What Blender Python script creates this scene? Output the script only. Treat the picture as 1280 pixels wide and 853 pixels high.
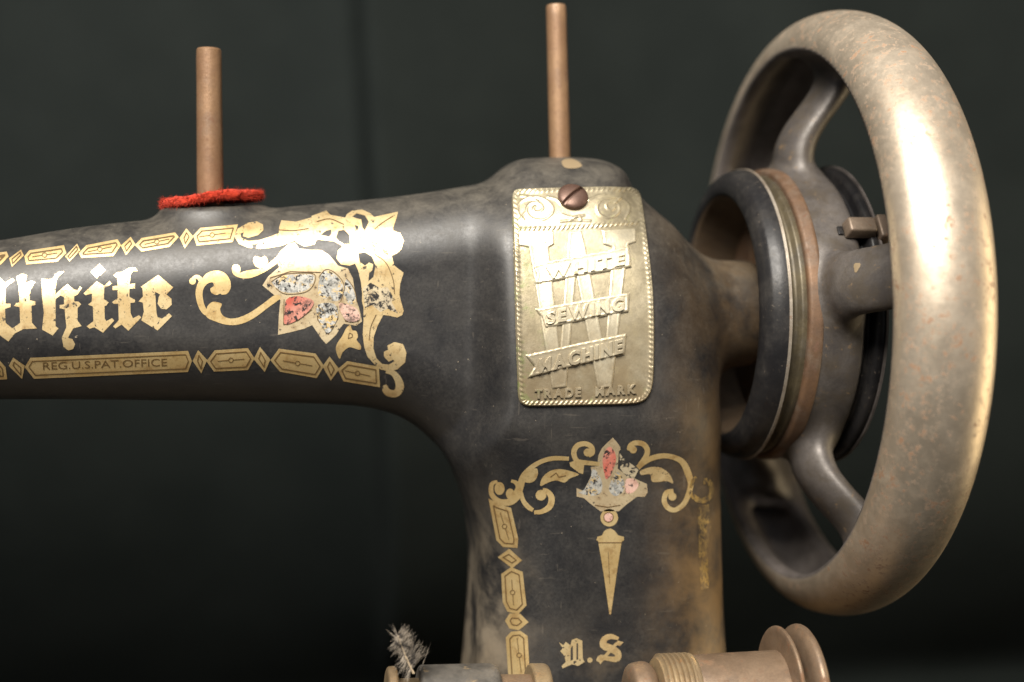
import bpy, math, random
import numpy as np
from mathutils import Vector, Matrix, geometry

for o in list(bpy.data.objects):
    bpy.data.objects.remove(o)
scene = bpy.context.scene
COL = scene.collection
random.seed(7)
rng = np.random.default_rng(7)

# ------------------------------------------------------------------ units
# everything is laid out in millimetres round the hand wheel's axle and stored in metres, the table at z = 0
FLOOR = 222.0
def W(p):
    p = np.asarray(p, float)
    return (p + np.array([0, 0, FLOOR])) * 0.001

# ------------------------------------------------------------------ camera
FPX = 1700.0
PSI, PIT, ROLL = [math.radians(a) for a in (9.27, 3.77, 0.21)]
CP = np.array([-119.9, -296.2, 14.1])
FWD = np.array([math.sin(PSI) * math.cos(PIT), math.cos(PSI) * math.cos(PIT), -math.sin(PIT)])
_r = np.array([math.cos(PSI), -math.sin(PSI), 0.0])
_u = np.cross(_r, FWD)
RGT = math.cos(ROLL) * _r + math.sin(ROLL) * _u
UP = -math.sin(ROLL) * _r + math.cos(ROLL) * _u
cam_d = bpy.data.cameras.new('camera')
cam = bpy.data.objects.new('camera', cam_d)
COL.objects.link(cam)
M = Matrix.Identity(4)
for i in range(3):
    M[i][0], M[i][1], M[i][2] = RGT[i], UP[i], -FWD[i]
    M[i][3] = W(CP)[i]
cam.matrix_world = M
cam_d.sensor_width = 36.0
cam_d.lens = FPX / 1280.0 * 36.0
cam_d.clip_start, cam_d.clip_end = 0.01, 20.0
cam_d.dof.use_dof = True
cam_d.dof.focus_distance = 0.272
cam_d.dof.aperture_fstop = 7.0
scene.camera = cam

# ------------------------------------------------------------------ light
world = bpy.data.worlds.new('World')
scene.world = world
world.use_nodes = True
bg = world.node_tree.nodes['Background']
bg.inputs['Color'].default_value = (0.92, 0.95, 1.0, 1)
bg.inputs['Strength'].default_value = 0.19

def area(name, loc, target, sx, sy, power, color, spread=180):
    l = bpy.data.lights.new(name, 'AREA')
    l.shape = 'RECTANGLE'; l.size = sx; l.size_y = sy
    l.energy = power; l.color = color; l.spread = math.radians(spread)
    o = bpy.data.objects.new(name, l)
    COL.objects.link(o)
    o.location = W(loc)
    o.rotation_euler = (Vector(W(target)) - Vector(W(loc))).to_track_quat('-Z', 'Y').to_euler()
    return o
area('ceiling_lamp', (-290, -500, 540), (-70, 120, 190), 0.50, 0.36, 7.0, (1.0, 0.94, 0.85), 85)
area('desk_lamp', (420, -60, -40), (0, -20, -30), 0.22, 0.4, 1.25, (1.0, 0.78, 0.46))

scene.view_settings.view_transform = 'Standard'
scene.view_settings.look = 'None'
scene.view_settings.exposure = 0.0
scene.view_settings.gamma = 1.0
scene.view_settings.use_curve_mapping = False

# ------------------------------------------------------------------ pixel <-> place
def rays(px):
    px = np.asarray(px, float).reshape(-1, 2)
    return FWD + np.outer((px[:, 0] - 640) / FPX, RGT) - np.outer((px[:, 1] - 426.5) / FPX, UP)
def at(x, y, Y):
    d = rays([(x, y)])[0]
    return CP + d * ((Y - CP[1]) / d[1])

# ------------------------------------------------------------------ object helpers
def mesh_obj(name, verts, faces, mats, parent=None, normals=None, midx=None, smooth=True):
    me = bpy.data.meshes.new(name)
    v = W(verts)
    me.from_pydata(v.tolist(), [], faces if isinstance(faces, list) else faces.tolist())
    for m in (mats if isinstance(mats, (list, tuple)) else [mats]):
        me.materials.append(m)
    if midx is not None:
        me.polygons.foreach_set('material_index', np.asarray(midx, np.int32))
    if smooth:
        me.polygons.foreach_set('use_smooth', np.ones(len(me.polygons), bool))
    me.update()
    if normals is not None:
        me.normals_split_custom_set_from_vertices(np.asarray(normals).tolist())
    o = bpy.data.objects.new(name, me)
    COL.objects.link(o)
    if parent is not None:
        o.parent = parent
        o.location = -root_loc(parent)
    return o
def root_loc(p):
    v = Vector((0, 0, 0))
    while p is not None:
        v += p.location
        p = p.parent
    return v
def empty(name, loc, parent=None):
    o = bpy.data.objects.new(name, None)
    o.empty_display_size = 0.01
    COL.objects.link(o)
    o.location = W(loc)
    if parent is not None:
        o.parent = parent
        o.location = Vector(W(loc)) - root_loc(parent)
    return o
def tag(o, label=None, cat=None, group=None, kind=None):
    for k, v in (('label', label), ('category', cat), ('group', group), ('kind', kind)):
        if v: o[k] = v
    return o

# ------------------------------------------------------------------ materials
class NT:
    def __init__(s, name):
        s.m = bpy.data.materials.new(name)
        s.m.use_nodes = True
        s.t = s.m.node_tree
        s.b = s.t.nodes['Principled BSDF']
        s.co = s.t.nodes.new('ShaderNodeTexCoord')
        mp = s.t.nodes.new('ShaderNodeMapping')
        mp.inputs['Scale'].default_value = (1000, 1000, 1000)
        mp.inputs['Location'].default_value = (0, 0, -FLOOR)
        s.t.links.new(s.co.outputs['Object'], mp.inputs['Vector'])
        s.mm = mp.outputs[0]
    def n(s, t, **k):
        nd = s.t.nodes.new('ShaderNode' + t)
        for a, b in k.items(): setattr(nd, a, b)
        return nd
    def l(s, a, b): s.t.links.new(a, b)
    def noise(s, scale, detail=4, rough=0.6, dist=0.0, stretch=None):
        nd = s.n('TexNoise')
        nd.inputs['Scale'].default_value = scale
        nd.inputs['Detail'].default_value = detail
        nd.inputs['Roughness'].default_value = rough
        nd.inputs['Distortion'].default_value = dist
        v = s.mm
        if stretch:
            q = s.n('Mapping'); q.inputs['Scale'].default_value = stretch
            s.l(v, q.inputs['Vector']); v = q.outputs[0]
        s.l(v, nd.inputs['Vector'])
        return nd.outputs['Fac']
    def ramp(s, fac, lo, hi, a=0.0, b=1.0):
        r = s.n('MapRange'); r.interpolation_type = 'SMOOTHSTEP'
        r.inputs['From Min'].default_value = lo; r.inputs['From Max'].default_value = hi
        r.inputs['To Min'].default_value = a; r.inputs['To Max'].default_value = b
        s.l(fac, r.inputs['Value'])
        return r.outputs[0]
    def math(s, op, a, b=None):
        nd = s.n('Math', operation=op)
        for i, v in enumerate((a, b)):
            if v is None: continue
            if isinstance(v, (int, float)): nd.inputs[i].default_value = v
            else: s.l(v, nd.inputs[i])
        return nd.outputs[0]
    def mix(s, fac, a, b):
        nd = s.n('Mix', data_type='RGBA')
        if isinstance(fac, (int, float)): nd.inputs[0].default_value = fac
        else: s.l(fac, nd.inputs[0])
        for i, v in ((6, a), (7, b)):
            if isinstance(v, tuple): nd.inputs[i].default_value = (*v, 1)
            else: s.l(v, nd.inputs[i])
        return nd.outputs[2]
    def xyz(s):
        nd = s.n('SeparateXYZ'); s.l(s.mm, nd.inputs[0]); return nd.outputs
    def set(s, **k):
        names = dict(col='Base Color', rough='Roughness', metal='Metallic', spec='Specular IOR Level', coat='Coat Weight', sheen='Sheen Weight')
        for a, v in k.items():
            i = s.b.inputs[names[a]]
            if isinstance(v, tuple): i.default_value = (*v, 1)
            elif isinstance(v, (int, float)): i.default_value = v
            else: s.l(v, i)
        return s
    def bump(s, h, strength=0.2, dist=0.0002):
        nd = s.n('Bump'); nd.inputs['Strength'].default_value = strength; nd.inputs['Distance'].default_value = dist
        s.l(h, nd.inputs['Height']); s.l(nd.outputs[0], s.b.inputs['Normal'])
        return s

def paint_nodes(t):
    """worn black japan: charcoal lacquer, grey dust film, brown patina stains. returns colour, roughness"""
    x, y, z = t.xyz()
    big = t.noise(0.06, 5, 0.6, 0.6)
    mid = t.noise(0.22, 6, 0.65, 0.4)
    fine = t.noise(1.6, 5, 0.7)
    col = t.mix(t.ramp(big, 0.35, 0.7), (0.0075, 0.0075, 0.0085), (0.018, 0.0168, 0.016))
    dust = t.math('MULTIPLY', t.ramp(mid, 0.25, 0.9), t.ramp(fine, 0.3, 0.7))
    # dust lies thicker on what faces up
    geo = t.n('NewGeometry'); sp = t.n('SeparateXYZ'); t.l(geo.outputs['Normal'], sp.inputs[0])
    upf = t.ramp(sp.outputs[2], 0.15, 0.95)
    dusta = t.math('ADD', t.math('MULTIPLY', dust, 0.16), t.math('MULTIPLY', upf, t.ramp(mid, 0.25, 0.75, 0.06, 0.42)))
    col = t.mix(dusta, col, (0.13, 0.115, 0.09))
    # brown varnish stain down the wheel side of the pillar and rubbed round its lower edge
    sx = t.ramp(x, -52, -22); sz = t.ramp(z, 0, -62)
    st = t.math('MULTIPLY', t.math('MULTIPLY', sx, t.math('ADD', t.math('MULTIPLY', sz, 0.70), 0.20)), t.ramp(t.noise(0.11, 8, 0.62, 0.2), 0.22, 0.68))
    col = t.mix(st, col, (0.25, 0.145, 0.05))
    sl = t.math('MULTIPLY', t.ramp(x, -64, -84), t.ramp(z, -30, -66))
    sl = t.math('MULTIPLY', sl, t.ramp(t.noise(0.10, 8, 0.62, 0.2), 0.36, 0.68))
    col = t.mix(sl, col, (0.20, 0.165, 0.12))
    sb = t.math('MULTIPLY', t.ramp(z, -58, -84), t.ramp(t.noise(0.09, 8, 0.62, 0.2), 0.40, 0.72))
    col = t.mix(t.math('MULTIPLY', sb, 0.6), col, (0.17, 0.13, 0.085))
    # bare nicks
    chip = t.math('MAXIMUM', t.ramp(t.noise(0.5, 8, 0.72, 0.3), 0.69, 0.71), t.ramp(t.noise(1.5, 2, 0.5), 0.77, 0.785))
    col = t.mix(t.math('MULTIPLY', chip, 0.7), col, (0.33, 0.27, 0.19))
    for sv in ((0.16, 0.6, 2.0), (1.3, 0.5, 0.22)):
        scr = t.ramp(t.noise(0.8, 3, 0.55, 0.0, sv), 0.68, 0.72)
        col = t.mix(t.math('MULTIPLY', scr, 0.11), col, (0.20, 0.17, 0.13))
    rough = t.math('ADD', t.ramp(t.math('ADD', t.math('MULTIPLY', mid, 0.5), t.math('MULTIPLY', fine, 0.5)), 0.3, 0.7, 0.40, 0.56), t.math('MULTIPLY', st, 0.15))
    return col, rough, fine

def make_paint():
    t = NT('worn_black_japan')
    c, r, fine = paint_nodes(t)
    t.set(col=c, rough=r, spec=0.5).bump(t.math('ADD', t.noise(0.5, 5, 0.6), t.math('MULTIPLY', fine, 0.3)), 0.10, 0.0004)
    return t.m
def make_foil(name, a, b, wear, metal=0.75, rough=0.36, rub=0.0, cell=0.9):
    """transfer foil: colour a..b, flaked away to the lacquer where the noise is high"""
    t = NT(name)
    c, r, fine = paint_nodes(t)
    tone = t.mix(t.ramp(t.noise(0.18, 4, 0.6), 0.3, 0.7), a, b)
    tone = t.mix(t.ramp(t.noise(2.2, 4, 0.7), 0.52, 0.75, 0, 0.5), tone, tuple(0.45 * k for k in b))
    tone = t.mix(t.ramp(t.noise(0.45, 7, 0.68), 0.50, 0.66, 0, 0.55), tone, tuple(k * f for k, f in zip(b, (0.62, 0.5, 0.4))))
    if name.startswith('silver'):
        tone = t.mix(t.ramp(t.noise(0.9, 7, 0.7), 0.50, 0.54), tone, (0.36, 0.36, 0.34))
        tone = t.mix(t.ramp(t.noise(0.7, 7, 0.7, 0.5), 0.55, 0.59), tone, (0.72, 0.52, 0.24))
    n1 = t.noise(cell, 8, 0.72, 0.4)
    fl = t.ramp(n1, 0.70 - wear, 0.735 - wear)
    if rub:
        fl = t.math('MAXIMUM', fl, t.math('MULTIPLY', t.ramp(t.noise(0.3, 5, 0.7), 0.62 - rub, 0.80 - rub), 0.85))
    keep = t.math('SUBTRACT', 1.0, fl)
    t.set(col=t.mix(fl, tone, c), metal=t.math('MULTIPLY', keep, metal), rough=t.math('ADD', t.math('MULTIPLY', keep, rough - 0.42), 0.42))
    t.bump(fine, 0.06, 0.0003)
    return t.m
def iron_inside(t, c):
    x, y, z = t.xyz()
    rr = t.math('SQRT', t.math('ADD', t.math('MULTIPLY', y, y), t.math('MULTIPLY', z, z)))
    ellip = t.math('ADD', t.math('POWER', t.math('DIVIDE', t.math('ABSOLUTE', x), 9.85), 2.0), t.math('POWER', t.math('DIVIDE', t.math('MAXIMUM', t.math('SUBTRACT', rr, 60.0), 0.0), 7.8), 2.0))
    shell = t.ramp(ellip, 0.80, 0.92)
    raw = t.math('SUBTRACT', 1.0, t.math('MULTIPLY', shell, t.ramp(rr, 59.2, 60.2)))
    return raw, t.mix(raw, c, t.mix(t.ramp(t.noise(0.15, 6, .7), .3, .7), (0.15, 0.13, 0.12), (0.08, 0.07, 0.065)))
def make_metal(name, a, b, rust, metal=0.9, rough=(0.3, 0.5), amount=0.1, spot=0.5, grime=(0.05, 0.045, 0.04), grime_amt=0.3, low=None, bump=0.12, glo=0.45, spec=0.5):
    t = NT(name)
    base = t.mix(t.ramp(t.noise(0.09, 5, 0.65, 0.5), 0.3, 0.7), a, b)
    g = t.math('MULTIPLY', t.ramp(t.noise(0.2, 7, 0.68, 0.15), glo, glo + 0.3), grime_amt)
    base = t.mix(g, base, grime)
    sp = t.ramp(t.noise(spot, 6, 0.72, 0.2), 0.68 - amount, 0.75 - amount)
    sp = t.math('MULTIPLY', sp, t.ramp(t.noise(0.1, 3, 0.5), 0.35, 0.6))
    speck = t.ramp(t.noise(spot * 1.7, 5, 0.66), 0.645 - amount * .4, 0.685 - amount * .4)
    speck = t.math('MULTIPLY', speck, t.ramp(t.noise(0.09, 3, 0.5), 0.38, 0.58, 0.1, 1.0))
    base = t.mix(t.ramp(t.noise(2.6, 4, 0.7), 0.35, 0.75, 0, 0.14 if low else 0.35), base, tuple(.5 * k for k in b))
    base = t.mix(0.0, base, base)
    sp = t.math('MAXIMUM', t.math('MULTIPLY', sp, 0.8), t.math('MULTIPLY', speck, 0.7))
    c = t.mix(sp, base, rust)
    m = t.math('MULTIPLY', t.math('SUBTRACT', 1.0, t.math('MAXIMUM', sp, g)), metal)
    r = t.math('ADD', t.ramp(t.noise(0.35, 5, 0.7), 0.3, 0.7, rough[0], rough[1]), t.math('MULTIPLY', sp, 0.3))
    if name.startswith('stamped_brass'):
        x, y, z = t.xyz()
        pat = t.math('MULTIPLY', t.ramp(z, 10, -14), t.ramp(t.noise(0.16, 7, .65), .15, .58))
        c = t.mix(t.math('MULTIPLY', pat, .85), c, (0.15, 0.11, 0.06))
        grn = t.math('MULTIPLY', t.ramp(x, -66, -74), t.ramp(t.noise(0.28, 6, .7), .52, .66))
        grn = t.math('MAXIMUM', grn, t.math('MULTIPLY', t.ramp(z, -8, -18), t.ramp(t.noise(0.33, 6, .7), .60, .70)))
        c = t.mix(t.math('MULTIPLY', grn, .6), c, (0.15, 0.20, 0.06))
        m = t.math('MULTIPLY', m, t.math('SUBTRACT', 1.0, t.math('MULTIPLY', t.math('MAXIMUM', grn, pat), .45)))
    if low:
        raw, c = iron_inside(t, c)
        m = t.math('MULTIPLY', m, t.math('SUBTRACT', 1.0, t.math('MULTIPLY', raw, .5)))
        r = t.math('ADD', r, t.math('MULTIPLY', raw, .1))
    t.set(col=c, metal=m, rough=r, spec=spec)
    t.bump(t.math('ADD', t.noise(1.5, 5, 0.7), t.math('MULTIPLY', sp, 0.5)), bump, 0.0003)
    return t.m

PAINT = make_paint()
GOLD = make_foil('gold_transfer_foil', (0.80, 0.61, 0.31), (0.68, 0.48, 0.21), 0.05, rough=0.40)
GOLDW = make_foil('gold_transfer_foil_flaked', (0.84, 0.67, 0.38), (0.70, 0.51, 0.25), 0.12, rub=0.03, rough=0.40, cell=0.8)
GOLDX = make_foil('gold_transfer_foil_rubbed_away', (0.40, 0.27, 0.09), (0.30, 0.19, 0.06), 0.21, rub=0.18, metal=0.5)
SILVER = make_foil('silver_foil_flaked', (0.62, 0.61, 0.57), (0.55, 0.53, 0.47), 0.165, metal=0.65, rough=0.45, cell=1.15, rub=0.10)
FLAKE = make_foil('cream_foil_flaked', (0.68, 0.56, 0.36), (0.56, 0.44, 0.27), 0.11, metal=0.7, rough=0.42, cell=0.9, rub=0.05)
FLAKE2 = make_foil('gold_foil_badly_flaked', (0.80, 0.68, 0.45), (0.62, 0.52, 0.36), 0.20, metal=0.7, rough=0.42, cell=0.7, rub=0.05)
RED = make_foil('red_foil', (0.40, 0.07, 0.045), (0.46, 0.21, 0.16), 0.17, metal=0.2, rough=0.45, cell=0.8, rub=0.10)
PINK = make_foil('pink_foil', (0.60, 0.34, 0.28), (0.60, 0.42, 0.34), 0.15, metal=0.35, rough=0.45, cell=1.3, rub=0.1)
INK = NT('brown_ink_line').set(col=(0.085, 0.05, 0.018), rough=0.45).m
CREAM = NT('cream_bare_chip').set(col=(0.17, 0.125, 0.07), rough=0.65).m
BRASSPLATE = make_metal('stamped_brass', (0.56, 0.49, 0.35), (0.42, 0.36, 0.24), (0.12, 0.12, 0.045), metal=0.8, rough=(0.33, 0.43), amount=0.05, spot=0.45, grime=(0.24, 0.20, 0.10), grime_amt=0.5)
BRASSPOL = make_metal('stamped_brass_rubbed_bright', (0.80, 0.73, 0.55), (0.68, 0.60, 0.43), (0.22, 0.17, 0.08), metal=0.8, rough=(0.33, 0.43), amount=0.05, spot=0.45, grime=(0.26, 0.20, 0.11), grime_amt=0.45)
NICKEL = make_metal('worn_nickel_rim', (0.57, 0.485, 0.38), (0.46, 0.385, 0.295), (0.16, 0.065, 0.022), metal=0.77, rough=(0.34, 0.44), amount=0.135, spot=0.55, grime=(0.26, 0.19, 0.13), grime_amt=0.25, low=True)
IRON = make_metal('worn_grey_iron', (0.135, 0.12, 0.11), (0.06, 0.053, 0.05), (0.15, 0.095, 0.045), metal=0.45, rough=(0.40, 0.58), amount=0.06, spot=0.3, grime=(0.05, 0.04, 0.03), grime_amt=0.95, glo=0.36)
BLACKSTEEL = make_metal('black_lacquered_steel', (0.010, 0.0098, 0.011), (0.019, 0.018, 0.018), (0.10, 0.08, 0.06), metal=0.1, rough=(0.30, 0.44), amount=0.04, spot=0.7, grime=(0.05, 0.045, 0.04), grime_amt=0.5, spec=0.28)
WORNGREY = make_metal('worn_grey_barrel', (0.17, 0.155, 0.135), (0.085, 0.078, 0.07), (0.24, 0.17, 0.09), metal=0.35, rough=(0.4, 0.55), amount=0.07, spot=0.25, grime=(0.03, 0.028, 0.025), grime_amt=0.8, glo=0.4)
RUSTY = make_metal('rusted_orange_steel', (0.15, 0.082, 0.042), (0.085, 0.05, 0.03), (0.10, 0.05, 0.03), metal=0.25, rough=(0.5, 0.7), amount=0.10, spot=0.7, grime=(0.12, 0.09, 0.065), grime_amt=0.8)
DISHTAN = make_metal('tan_oiled_iron', (0.11, 0.075, 0.045), (0.07, 0.046, 0.028), (0.05, 0.05, 0.025), metal=0.3, rough=(0.45, 0.6), amount=0.06, spot=0.4, grime_amt=0.5)
EDGESTEEL = make_metal('rubbed_bright_steel_edge', (0.50, 0.45, 0.38), (0.30, 0.24, 0.18), (0.12, 0.07, 0.04), metal=0.7, rough=(0.35, 0.5), amount=0.10, spot=0.5, grime_amt=0.6)
DULLSTEEL = make_metal('brown_dulled_steel', (0.22, 0.17, 0.125), (0.14, 0.10, 0.075), (0.12, 0.06, 0.03), metal=0.5, rough=(0.4, 0.55), amount=0.08, spot=0.5, grime=(0.06, 0.045, 0.03), grime_amt=0.8)
OLIVE = make_metal('tarnished_brass_groove', (0.11, 0.088, 0.05), (0.055, 0.044, 0.027), (0.05, 0.04, 0.025), metal=0.4, rough=(0.4, 0.6), amount=0.05, spot=0.4, grime_amt=0.6)
PINRUST = make_metal('rusted_spool_pin_steel', (0.225, 0.135, 0.072), (0.155, 0.085, 0.045), (0.11, 0.05, 0.022), metal=0.35, rough=(0.42, 0.6), amount=0.12, spot=0.4, grime=(0.12, 0.075, 0.045), grime_amt=0.8, bump=0.25)
SCREWM = make_metal('brown_patinated_screw', (0.13, 0.075, 0.055), (0.09, 0.05, 0.038), (0.10, 0.05, 0.03), metal=0.5, rough=(0.38, 0.5), amount=0.03, spot=0.6)
BRASS = make_metal('dull_brass', (0.44, 0.33, 0.19), (0.31, 0.22, 0.13), (0.20, 0.10, 0.035), metal=0.65, rough=(0.36, 0.5), amount=0.08, spot=0.4, grime_amt=0.5)
PINKSTEEL = make_metal('pinkish_bare_steel', (0.25, 0.175, 0.115), (0.17, 0.115, 0.075), (0.15, 0.07, 0.03), metal=0.5, rough=(0.40, 0.56), amount=0.12, spot=0.35, grime=(0.09, 0.06, 0.04), grime_amt=0.85)

# ------------------------------------------------------------------ signed-distance modelling
def smin(a, b, k):
    h = np.clip(0.5 + 0.5 * (b - a) / k, 0, 1)
    return b * (1 - h) + a * h - k * h * (1 - h)
def smax(a, b, k): return -smin(-a, -b, k)
def sstep(x, a, b):
    t = np.clip((x - a) / (b - a), 0, 1)
    return t * t * (3 - 2 * t)
def grad(F, P, e=0.35):
    g = np.empty_like(P)
    for i in range(3):
        d = np.zeros(3); d[i] = e
        g[:, i] = (F(P + d) - F(P - d)) / (2 * e)
    return g
def surface_nets(F, lo, hi, h):
    ax = [np.arange(lo[i], hi[i] + h, h) for i in range(3)]
    n = [len(a) for a in ax]
    V = np.empty(n, np.float32)
    Y, Z = np.meshgrid(ax[1], ax[2], indexing='ij')
    for i, x in enumerate(ax[0]):
        V[i] = F(np.stack([np.full(Y.size, x), Y.ravel(), Z.ravel()], -1)).reshape(Y.shape)
    S = V < 0
    cs = [slice(0, -1), slice(1, None)]
    cnt = sum(S[cs[a], cs[b], cs[c]].astype(np.int8) for a in (0, 1) for b in (0, 1) for c in (0, 1))
    act = (cnt > 0) & (cnt < 8)
    idx = np.full(act.shape, -1, np.int64)
    ii = np.argwhere(act)
    idx[act] = np.arange(len(ii))
    P = np.zeros((len(ii), 3)); C = np.zeros(len(ii))
    for axis in range(3):
        o1, o2 = [k for k in range(3) if k != axis]
        for a in (0, 1):
            for b in (0, 1):
                c0 = ii.copy(); c0[:, o1] += a; c0[:, o2] += b
                c1 = c0.copy(); c1[:, axis] += 1
                v0 = V[tuple(c0.T)]; v1 = V[tuple(c1.T)]
                m = (v0 < 0) != (v1 < 0)
                t = np.where(m, v0 / np.where(m, v0 - v1, 1), 0)
                p = c0.astype(float); p[:, axis] += t
                P += np.where(m[:, None], p, 0); C += m
    P = P / C[:, None] * h + np.array(lo)
    Q = []
    for axis in range(3):
        o1, o2 = [(1, 2), (2, 0), (0, 1)][axis]
        sl0 = [slice(None)] * 3; sl1 = [slice(None)] * 3
        sl0[axis] = slice(0, -1); sl1[axis] = slice(1, None)
        ch = S[tuple(sl0)] != S[tuple(sl1)]
        e = np.argwhere(ch)
        e = e[(e[:, o1] > 0) & (e[:, o2] > 0) & (e[:, o1] < n[o1] - 1) & (e[:, o2] < n[o2] - 1)]
        ins = S[tuple(e.T)]
        def cell(a, b):
            c = e.copy(); c[:, o1] -= a; c[:, o2] -= b
            return idx[tuple(c.T)]
        q = np.stack([cell(1, 1), cell(0, 1), cell(0, 0), cell(1, 0)], -1)
        q[~ins] = q[~ins][:, ::-1]
        Q.append(q)
    Q = np.concatenate(Q)
    for _ in range(3):
        g = grad(F, P)
        P = P - np.clip(F(P) / np.maximum((g * g).sum(1), .05), -h, h)[:, None] * g
    N = grad(F, P); N /= np.linalg.norm(N, axis=1)[:, None]
    return P, Q, N

def catmull(pts, per=8, closed=True):
    p = np.asarray(pts, float); n = len(p); out = []
    rngi = range(n) if closed else range(n - 1)
    for i in rngi:
        if closed: a, b, c, d = p[(i - 1) % n], p[i], p[(i + 1) % n], p[(i + 2) % n]
        else: a, b, c, d = p[max(i - 1, 0)], p[i], p[i + 1], p[min(i + 2, n - 1)]
        for k in range(per):
            t = k / per
            out.append(0.5 * ((2 * b) + (-a + c) * t + (2 * a - 5 * b + 4 * c - d) * t * t + (-a + 3 * b - 3 * c + d) * t ** 3))
    if not closed: out.append(p[-1])
    return np.array(out)
def inside(poly, P):
    x, y = P[:, 0], P[:, 1]; r = np.zeros(len(P), bool)
    a = poly; b = np.roll(poly, -1, 0)
    for (x0, y0), (x1, y1) in zip(a, b):
        if y0 == y1: continue
        c = (y0 > y) != (y1 > y)
        r ^= c & (x < (x1 - x0) * (y - y0) / (y1 - y0) + x0)
    return r
def polydist(poly, P):
    d = np.full(len(P), 1e9)
    for a, b in zip(poly, np.roll(poly, -1, 0)):
        e = b - a; w = P - a
        t = np.clip((w @ e) / max(e @ e, 1e-9), 0, 1)
        q = w - np.outer(t, e)
        d = np.minimum(d, (q * q).sum(1))
    return np.sqrt(d)

# ------------------------------------------------------------------ the machine's casting: arm, pillar, axle boss
sil = []
for Yp, pts in (
    (0, [(-230, 333), (-120, 318), (0, 301), (100, 285), (200, 274), (330, 262), (420, 254), (500, 246), (560, 237), (598, 230)]),
    (-4, [(617, 221), (634, 207), (654, 198.5), (690, 196), (732, 196.5), (760, 201), (782, 214)]),
    (-10, [(802, 236), (822, 260), (846, 288)]),
    (-13, [(868, 330), (885, 380), (896, 440), (901, 500), (904, 560), (905, 640), (907, 720), (910, 810), (914, 900), (922, 1000)]),
    (8, [(560, 1000), (572, 900), (578, 840), (582, 790), (585, 740), (586, 700), (584, 660), (578, 624), (566, 590), (551, 562), (531, 540)]),
    (2, [(506, 522), (472, 509), (430, 503), (350, 500), (250, 498), (100, 496), (0, 496), (-120, 496), (-230, 497)])):
    for x, y in pts:
        q = at(x, y, Yp); sil.append((q[0], q[2]))
sil = catmull(sil, 6)
GX = np.arange(-262, 2, 0.5); GZ = np.arange(-125, 52, 0.5)
_gx, _gz = np.meshgrid(GX, GZ, indexing='ij')
_pp = np.stack([_gx.ravel(), _gz.ravel()], -1)
D2 = polydist(sil, _pp)
D2 = np.where(inside(sil, _pp), -D2, D2).reshape(_gx.shape)
for _ in range(6):   # soften the medial creases
    Dp = np.pad(D2, 1, mode='edge')
    D2 = (Dp[:-2, 1:-1] + Dp[2:, 1:-1] + Dp[1:-1, :-2] + Dp[1:-1, 2:] + 4 * Dp[1:-1, 1:-1]) / 8
def d2(x, z):
    u = np.clip((x - GX[0]) / 0.5, 0, len(GX) - 1.001); v = np.clip((z - GZ[0]) / 0.5, 0, len(GZ) - 1.001)
    i = u.astype(int); j = v.astype(int); a = u - i; b = v - j
    return (D2[i, j] * (1 - a) + D2[i + 1, j] * a) * (1 - b) + (D2[i, j + 1] * (1 - a) + D2[i + 1, j + 1] * a) * b
PIN1 = at(263, 262, 0); PIN2 = at(699, 197, 2)
def body_sdf(P):
    x, y, z = P[:, 0], P[:, 1], P[:, 2]
    low = sstep(z, -16, -40)                     # 1 down in the waist
    k = sstep(x, -84 - 16 * low, -75 - 10 * low) # 0 arm .. 1 pillar
    h = 17.5 + k * (8.8 - 1.8 * sstep(z, -20, -36) + 2.0 * sstep(z, -60, -90))
    h = h - k * 9.0 * (np.clip(z + 20, 0, 70) / 50) ** 2
    r = np.minimum(15.0 + 1.5 * k, h - 1.0)
    qx = d2(x, z) + r; qy = np.abs(y) - (h - r)
    qy = smax(qy, np.full_like(qy, -6.0), 4)
    d = np.sqrt(np.maximum(qx, 0) ** 2 + np.maximum(qy, 0) ** 2) + np.minimum(np.maximum(qx, qy), 0) - r
    # axle boss, a cone running out to the hand wheel
    rho = np.sqrt(y * y + (z - 0.3) ** 2)
    rad = 11.9 + 5.0 * sstep(x, -24, -46)
    b = np.maximum(rho - rad, np.maximum(x + 16.4, -60 - x))
    b = smax(rho - rad, x + 16.4, 1.6); b = np.maximum(b, -60 - x)
    d = smin(d, b, 11.0)
    # raised seat of the front spool pin
    rp = np.sqrt((x - PIN1[0]) ** 2 + y * y)
    s = np.maximum(rp - 9.6, np.maximum(z - (PIN1[2] - 0.2), 8 - z))
    s = smax(rp - 9.6, z - (PIN1[2] - 0.2), 1.5); s = np.maximum(s, 8 - z)
    return smin(d, s, 5.0)

root = empty('sewing_machine', (-60, 0, -FLOOR))
tag(root, 'antique black sewing machine with gold scroll decals, brass badge and metal hand wheel', 'sewing machine')
P, Q, N = surface_nets(body_sdf, (-258, -32, -122), (-10, 32, 46), 1.15)
body = mesh_obj('body', P, Q, PAINT, root, N)
body['label'] = 'worn black painted arm and pillar of the machine'

def trace(px, F=body_sdf):
    """points and normals where the sight lines through px meet the casting"""
    D = rays(px); D /= np.linalg.norm(D, axis=1)[:, None]
    t = np.full(len(D), 190.0)
    for _ in range(70):
        t = np.minimum(t + F(CP + D * t[:, None]) * 0.85, 330)
    P = CP + D * t[:, None]
    N = grad(F, P); N /= np.linalg.norm(N, axis=1)[:, None]
    return P, N

# ------------------------------------------------------------------ gold transfers
class Zm:
    """pixel frame of an enlarged view: origin and scale"""
    def __init__(s, x, y, k): s.x, s.y, s.k = x, y, k
    def __call__(s, pts): return [(s.x + p[0] / s.k, s.y + p[1] / s.k) for p in pts]
    def rib(s, pts): return [(s.x + p[0] / s.k, s.y + p[1] / s.k, p[2] / s.k) for p in pts]
    def dot(s, x, y, r, r2=None): return (s.x + x / s.k, s.y + y / s.k, r / s.k, (r2 or r) / s.k)

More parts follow.
